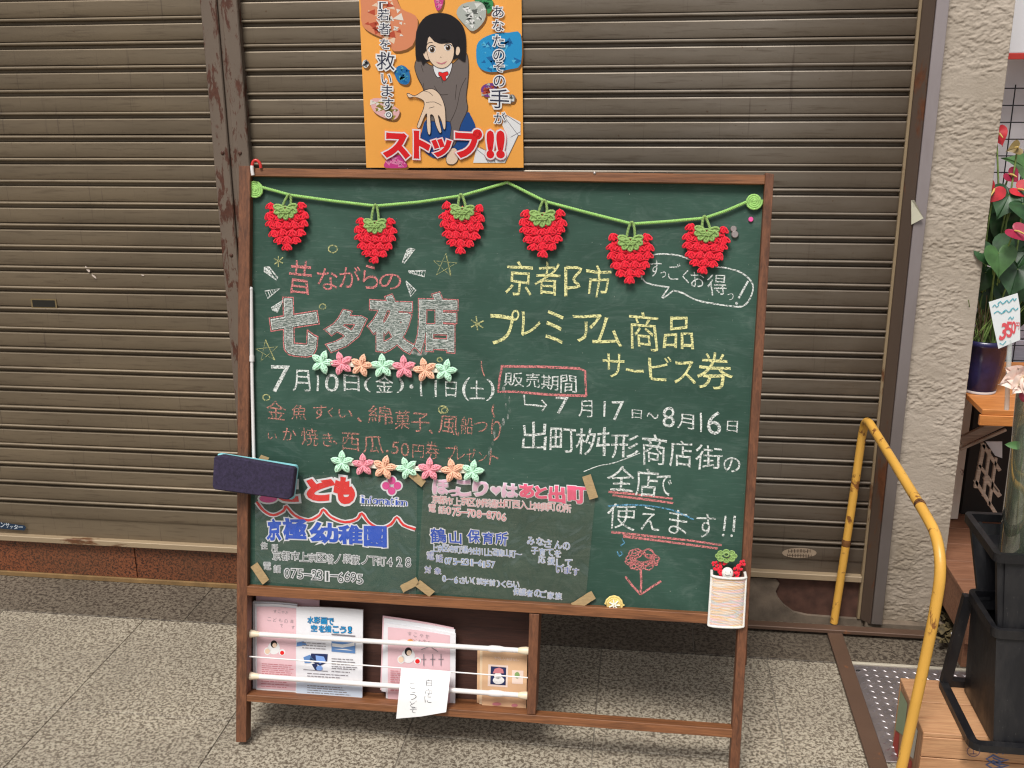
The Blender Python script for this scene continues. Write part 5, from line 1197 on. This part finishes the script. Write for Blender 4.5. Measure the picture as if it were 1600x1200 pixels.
mPet = M('petal_cream_pink', (.90, .70, .62), .6, var=.14, vs=30); mPetR = M('petal_crimson', (.45, .05, .10), .6)
rc = on(1604, 596, 1, -.845)
for k in range(26):
    a = k*2.4; t = k/25; rr_ = .004+.030*t; mb = MB(); o_ = Vector((math.cos(a), math.sin(a)*.6-.12, .35+.35*math.sin(a)))*rr_
    c = rc+Vector((o_.x, o_.y-.010*(1-t), o_.z*.9)); d = Vector((math.cos(a), -.35, math.sin(a)))
    heart_leaf(mb, c, d, (-.1*math.cos(a), -1, .15), .034+.016*t, .30, -.7+.9*t, 1.0); mb.build('petal', mPet if k > 5 else M('petal_cream', (.90, .80, .60), .6, var=.06), bq)
mb = MB(); mb.ball(rc+Vector((.002, -.012, -.030)), .020, .018, .020); mb.build('lower_bloom', mPetR, bq)
# price tag
pt = empty('price_tag', on(1577, 600, 1, -.83), 'white price card with red figures on a clear stick beside the blue pot', 'price tag')
q = [on(x, y, 1, -.84) for x, y in ((1545, 472), (1590, 458), (1594, 482), (1594, 531), (1560, 545), (1552, 508))]; mb = MB(); mb.hexa(q[::-1], [p+Vector((0, .0008, 0)) for p in q[::-1]]); fixn(mb.build('card', M('card_white', (.78, .82, .84), .5, var=.03), pt))
def tagp(x, y, h): return on(x, y, 1, -.841-h)
P = Print(tagp, .0004); P.ch('3', 1564, 506, 1572, 531, .03, skew=.2, wob=1); P.ch('5', 1573, 503, 1581, 526, .02, wob=1); P.ch('0', 1581, 502, 1587, 521, .02, wob=1); P.ch('円', 1587, 504, 1593, 514, .01, wob=1); P.build('price_figures', flat_mat('price_red', (.72, .10, .12)), pt)
P = Print(tagp, .0004)
for x, y, s_ in ((1556, 478, 5), (1565, 473, 6), (1575, 471, 5), (1584, 468, 4), (1562, 488, 9), (1574, 486, 7), (1585, 483, 6), (1580, 497, 4)): P.stroke([(x-s_, y+2), (x-s_*.3, y-2), (x+s_*.3, y+2), (x+s_, y-2)], 1.5, smooth=2)
P.stroke([(1562, 536), (1567, 539), (1572, 533)], 1.4); P.build('card_scribble', flat_mat('ink_teal', (.10, .42, .50)), pt)
a_, b_2 = on(1578, 530, 1, -.835), on(1573, 640, 1, -.835); mb = MB(); mb.tube([a_, b_2], .006, 8)
mcl, ncl, lcl, bcl = mat_base('clear_acrylic', .08); bcl.inputs['Alpha'].default_value = .42; bcl.inputs['Base Color'].default_value = (.75, .8, .78, 1); mb.build('clear_stick', mcl, pt)

# ------------------------------------------------------------------ flower stall beyond the column
bw2 = empty('back_wall', (2.2, .60, 0), 'white boarded back wall of the flower stall', 'wall')
rectprism('wall_panel', .9, 4.2, .64, .70, 0, 3.3, M('stall_white', (.74, .72, .76), .6, var=.05), bw2, 0)
for z in (.14, .30, .46, .62, .78, .90): rectprism('lower_board', .96, 4.2, .618, .639, z, z+(.155 if z < .7 else .115), M('grey_board', (.30, .28, .33), .6, var=.2, scale=(1, 1, 10)), bw2, .003)
grid = empty('wire_grid', (1.6, .56, 1.2), 'black wire mesh panel hanging on the white stall wall', 'wire grid')
mGrid = M('grid_black', (.02, .02, .025), .4, .5)
gw = MB(); gw.tube([(-.75, 0, 0), (.75, 0, 0)], .0022, 6); hw = gw.build('wire', mGrid, grid, local=True)
gv = MB(); gv.tube([(0, 0, -.62), (0, 0, .62)], .0022, 6); vw = gv.build('wire', mGrid, grid, local=True)
for k in range(22):
    o = hw if k == 0 else hw.copy()
    if k: COL.objects.link(o); o.parent = grid
    o.location = (0, 0, -.60+k*.0575)
for k in range(26):
    o = vw if k == 0 else vw.copy()
    if k: COL.objects.link(o); o.parent = grid
    o.location = (-.74+k*.0575, .0046, 0)
sg = empty('white_sign', (1.5, .50, 1.9), 'large white sign with a red lower edge at the top right corner', 'sign')
a_ = wall(1572, 83, .50); b_2 = wall(1570, 93, .50)
rectprism('sign_panel', a_.x, a_.x+.9, .500, .508, a_.z, a_.z+.7, M('sign_white', (.80, .80, .84), .4, var=.01), sg)
rectprism('red_edge', a_.x-.004, a_.x+.9, .497, .510, b_2.z, a_.z-.0005, M('sign_red', (.60, .05, .04), .4), sg)
# orange shelf
mOrange = wood_mat('orange_planks', (.50, .165, .035), (.66, .26, .07), 0, .5)
sh = empty('orange_shelf', (1.5, .2, 0), 'orange stained plank shelf carrying the flower pot, with peeling white legs', 'shelf')
SZ = .84; ys = [-.110, .045, .200, .355, .50]
for k in range(4): rectprism('shelf_plank', 1.068, 2.2, ys[k]+.0015, ys[k+1]-.0015, SZ-.018, SZ, mOrange, sh)
rectprism('front_edge', 1.062, 2.2, -.114, -.100, SZ-.052, SZ-.0185, mOrange, sh)
mPeel = rust_mat('peeling_white', (.80, .72, .62), (.16, .06, .035), .58, .8, 13, (1, 1, .5), 0)
rectprism('leg', 1.150, 1.195, .38, .42, .255, SZ-.0185, mPeel, sh, .002); rectprism('leg', 2.12, 2.16, .38, .42, .255, SZ-.0185, mPeel, sh, .002)
rectprism('leg', 2.12, 2.16, -.09, -.05, .255, SZ-.0525, mPeel, sh, .002)
mOld = wood_mat('weathered_wood', (.45, .34, .26), (.75, .62, .50), 0, .8)
def plank_px(name, pa, pb, Y, w, t, mat, parent):
    a = on(*pa, 1, Y); b = on(*pb, 1, Y); mb = MB(); mb.bar(a, b, t, w, (0, 0, 1)); return bevel(mb.build(name, mat, parent), .0015)
plank_px('brace', (1500, 690), (1572, 656), .30, .034, .016, mOld, sh); plank_px('brace', (1500, 702), (1572, 671), .26, .010, .012, mOld, sh)
# slatted crate under the shelf
cr = empty('slatted_crate', on(1545, 760, 1, .30), 'weathered slatted crate leaning under the orange shelf', 'crate')
for pa, pb, w in (((1534, 692), (1562, 735), .012), ((1537, 693), (1524, 762), .014), ((1546, 702), (1536, 775), .010), ((1529, 725), (1560, 768), .010), ((1523, 750), (1562, 812), .012), ((1556, 715), (1545, 790), .010), ((1538, 745), (1562, 775), .016)): plank_px('slat', pa, pb, .22, w, .012, mOld, cr)
q = [on(x, y, 1, .24) for x, y in ((1540, 690), (1566, 690), (1566, 716), (1555, 712))]; mb = MB(); mb.hexa(q[::-1], [p+Vector((0, .004, 0)) for p in q[::-1]]); fixn(mb.build('white_tray', mPaper, cr))
# brown plank platform
pf = empty('plank_platform', (1.5, .1, 0), 'low platform of reddish planks behind the column and crates', 'platform')
mRedPl = wood_mat('reddish_planks', (.20, .085, .045), (.34, .16, .09), 0, .65)
ys = [-.27, -.205, -.11, .03, .17, .31, .45, .60]
for k in range(7): rectprism('platform_plank', 1.052, 2.3, ys[k]+.0015, ys[k+1]-.0015, .235, .25, mRedPl, pf)
rectprism('side_rail', 1.054, 1.075, -.268, .60, .10, .2345, mRedPl, pf); rectprism('front_rail', 1.0755, 2.3, -.268, -.25, .10, .2345, mRedPl, pf)
for x in (1.060, 2.22): rectprism('foot', x, x+.05, -.24, -.20, 0, .0995, mRedPl, pf); rectprism('foot', x, x+.05, .50, .54, 0, .0995, mRedPl, pf)
# added dark block that stands in for deep shade under the shelf
rectprism_dark = empty('shade_block', (1.6, .5, .25), 'added dark block standing in for the shade at the back under the orange shelf', 'box')
rectprism('shade_block_body', 1.22, 2.05, .44, .60, .2505, .70, M('shade_block_black', (.02, .016, .014), .7), rectprism_dark, .004); rectprism('shade_block_top', 1.21, 2.06, .43, .605, .7005, .72, M('shade_block_black', (.02, .016, .014), .7), rectprism_dark, .003)
# flower pot and anthurium
pb = wall(1526, 588, .10); pr = (wall(1555, 588, .10)-pb).x
pot = empty('flower_pot', (pb.x+.012, .10, SZ), 'dark blue ribbed flower pot with a pale base on the orange shelf', 'flower pot')
pc_ = Vector((pb.x+.012, .10, SZ+.0005)); mNavy = M('navy_glaze', (.020, .018, .075), .25, var=.25, vs=30)
prof = [(0, 0), (.048, 0), (.051, .004), (.062, .085), (.073, .162), (.078, .164), (.079, .182), (.072, .182), (.066, .165), (0, .160)]
mb = MB(); c = pc_; n = 64; vs = []; fs = []
for r, z in prof:
    for k in range(n): rr_ = r+(.0012 if k % 4 < 2 and .004 < z < .16 else 0); vs.append(c+Vector((rr_*math.cos(2*math.pi*k/n), rr_*math.sin(2*math.pi*k/n), z)))
for i in range(len(prof)-1):
    for k in range(n): fs.append([i*n+k, i*n+(k+1) % n, (i+1)*n+(k+1) % n, (i+1)*n+k])
mb.add(vs, fs, True); mb.build('pot_body', mNavy, pot)
mb = MB(); mb.lathe(c, [(.0515, .0045), (.0535, .010), (.0520, .001)], 40); mb.build('pale_foot', M('bare_clay', (.50, .42, .40), .7), pot)
an = empty('anthurium_plant', c+Vector((0, 0, .17)), 'anthurium with glossy heart shaped leaves and red flowers in the blue pot', 'plant')
top0 = c+Vector((0, 0, .165)); mSpathe = M('red_spathe', (.50, .018, .030), .45, var=.25, vs=30); mDeep = M('deep_pink_spathe', (.30, .010, .045), .45, var=.2)
ra = random.Random(11)
def stemmed(px_, Y, L, W_, mat, name, d=None, heart=True):
    p = on(*px_, 1, Y); mb = MB(); mid = top0.lerp(p, .5)+Vector((ra.uniform(-.03, .03), ra.uniform(-.03, .03), .03)); mb.tube(smooth_path([top0+Vector((ra.uniform(-.03, .03), ra.uniform(-.03, .03), 0)), mid, p], 6), .0028, 6); mb.build('stem', mStem, an)
    mb = MB(); dd = d or (ra.uniform(-.7, .7), -.5, ra.uniform(-.9, -.2)); heart_leaf(mb, p, dd, (ra.uniform(-.5, .5), -1, ra.uniform(.2, .9)), L, ra.uniform(.1, .35), ra.uniform(.1, .5), ra.uniform(0, 1)); lf = mb.build(name, mat, an)
    if name == 'flower_spathe':
        q_ = Vector(dd).normalized(); mb = MB(); mb.tube([p+Vector((0, -.004, 0)), p+Vector((0, -.014, .004))+q_*L*.15, p+Vector((0, -.018, .006))+q_*L*.42], [.0028, .0034, .0016], 8); mb.build('spadix', M('spadix_yellow', (.60, .42, .12), .6), lf)
for px_, Y, L, W_, m_k, d in (((1577, 305), .02, .105, .055, mLeaf, (-.35, -.4, -.6)), ((1598, 318), .00, .11, .050, mLeaf, (.6, -.4, -.5)), ((1551, 385), .00, .12, .052, mLeaf, (.35, -.4, -.8)), ((1560, 395), -.03, .10, .050, mLeafL, (.1, -.4, -.9)),
        ((1590, 420), .0, .12, .055, mLeaf, (-.2, -.3, -.8)), ((1540, 425), .04, .10, .045, mLeaf, (-.2, -.3, -.9)), ((1570, 345), .06, .11, .05, mLeaf, (0, -.2, -.9)), ((1588, 370), .08, .11, .05, mLeaf, (-.6, -.2, -.5)),
        ((1548, 345), .08, .10, .045, mLeaf, (.2, -.2, -.9)), ((1610, 385), .05, .12, .055, mLeaf, (-.5, -.4, -.6)), ((1535, 460), .08, .09, .04, mLeaf, (.3, -.2, -.8)), ((1575, 450), .06, .11, .05, mLeaf, (.3, -.2, -.8)), ((1600, 262), .1, .09, .035, mLeafL, (-.6, -.3, .5)), ((1625, 330), .06, .12, .05, mLeaf, (.4, -.4, -.6)), ((1555, 430), .1, .1, .05, mLeaf, (-.1, -.1, -.9)),
        ((1562, 318), .10, .11, .05, mLeaf, (-.2, -.2, -.9)), ((1595, 345), .12, .11, .05, mLeaf, (.3, -.2, -.8)), ((1545, 368), .12, .10, .05, mLeaf, (-.3, -.1, -.9)), ((1572, 405), .12, .11, .05, mLeaf, (.3, -.1, -.9)), ((1552, 450), .14, .10, .05, mLeaf, (-.3, -.1, -.9)), ((1590, 475), .14, .12, .05, mLeaf, (.1, -.1, -.9)),
        ((1640, 400), .06, .12, .05, mLeaf, (.5, -.3, -.7)), ((1615, 450), .10, .12, .05, mLeaf, (.2, -.3, -.8))): stemmed(px_, Y, L, W_, m_k, 'leaf', d)
for px_, Y, L, W_, m_k, d in (((1557, 207), .05, .060, .026, mSpathe, (.45, -.3, -.75)), ((1553, 295), .02, .075, .032, mSpathe, (-.5, -.3, -.8)), ((1585, 360), -.06, .070, .032, mDeep, (.55, -.5, -.35)), ((1590, 295), .03, .06, .028, mSpathe, (.5, -.4, -.3)), ((1577, 272), .05, .05, .018, mDeep, (.6, -.2, -.5)), ((1590, 231), .04, .045, .018, M('olive_spathe', (.24, .17, .06), .4), (-.75, -.3, -.15))): stemmed(px_, Y, L, W_, m_k, 'flower_spathe', d)
rs = random.Random(3)
for k in range(60):
    mb = MB(); p = top0+Vector((rs.uniform(-.06, .06), rs.uniform(-.05, .05), rs.uniform(-.01, .02))); d = Vector((rs.uniform(-.6, .6), rs.uniform(-.6, .2), 1)); mb.tube([p, p+d*.05+Vector((0, 0, .01)), p+d*rs.uniform(.10, .16)], .0016, 4); mb.build('thin_stem', mStem if k % 2 else M('dry_stem', (.14, .10, .05), .7), an)
# litter at the foot of the column
lt = MB(); rl = random.Random(8)
for k in range(70):
    p = Vector((rl.uniform(1.02, 1.10), rl.uniform(-.20, .02), .034+rl.uniform(0, .03))); leaf(lt, p, (rl.uniform(-1, 1), rl.uniform(-1, 1), rl.uniform(-.2, .4)), (rl.uniform(-.5, .5), rl.uniform(-.5, .5), 1), rl.uniform(.02, .04), rl.uniform(.006, .013))
tag(lt.build('leaf_litter', M('dead_leaves', (.12, .09, .04), .8, var=.7, vs=30)), 'dead leaves and scraps piled at the foot of the stucco column', 'litter', kind='stuff')
mb = MB(); leaf(mb, (1.045, -.16, .08), (.6, -.4, -.3), (0, -.6, 1), .05, .02, .3, .5); tag(mb.build('plastic_scrap', mWhitePl), 'crumpled white plastic scrap at the foot of the column', 'litter')
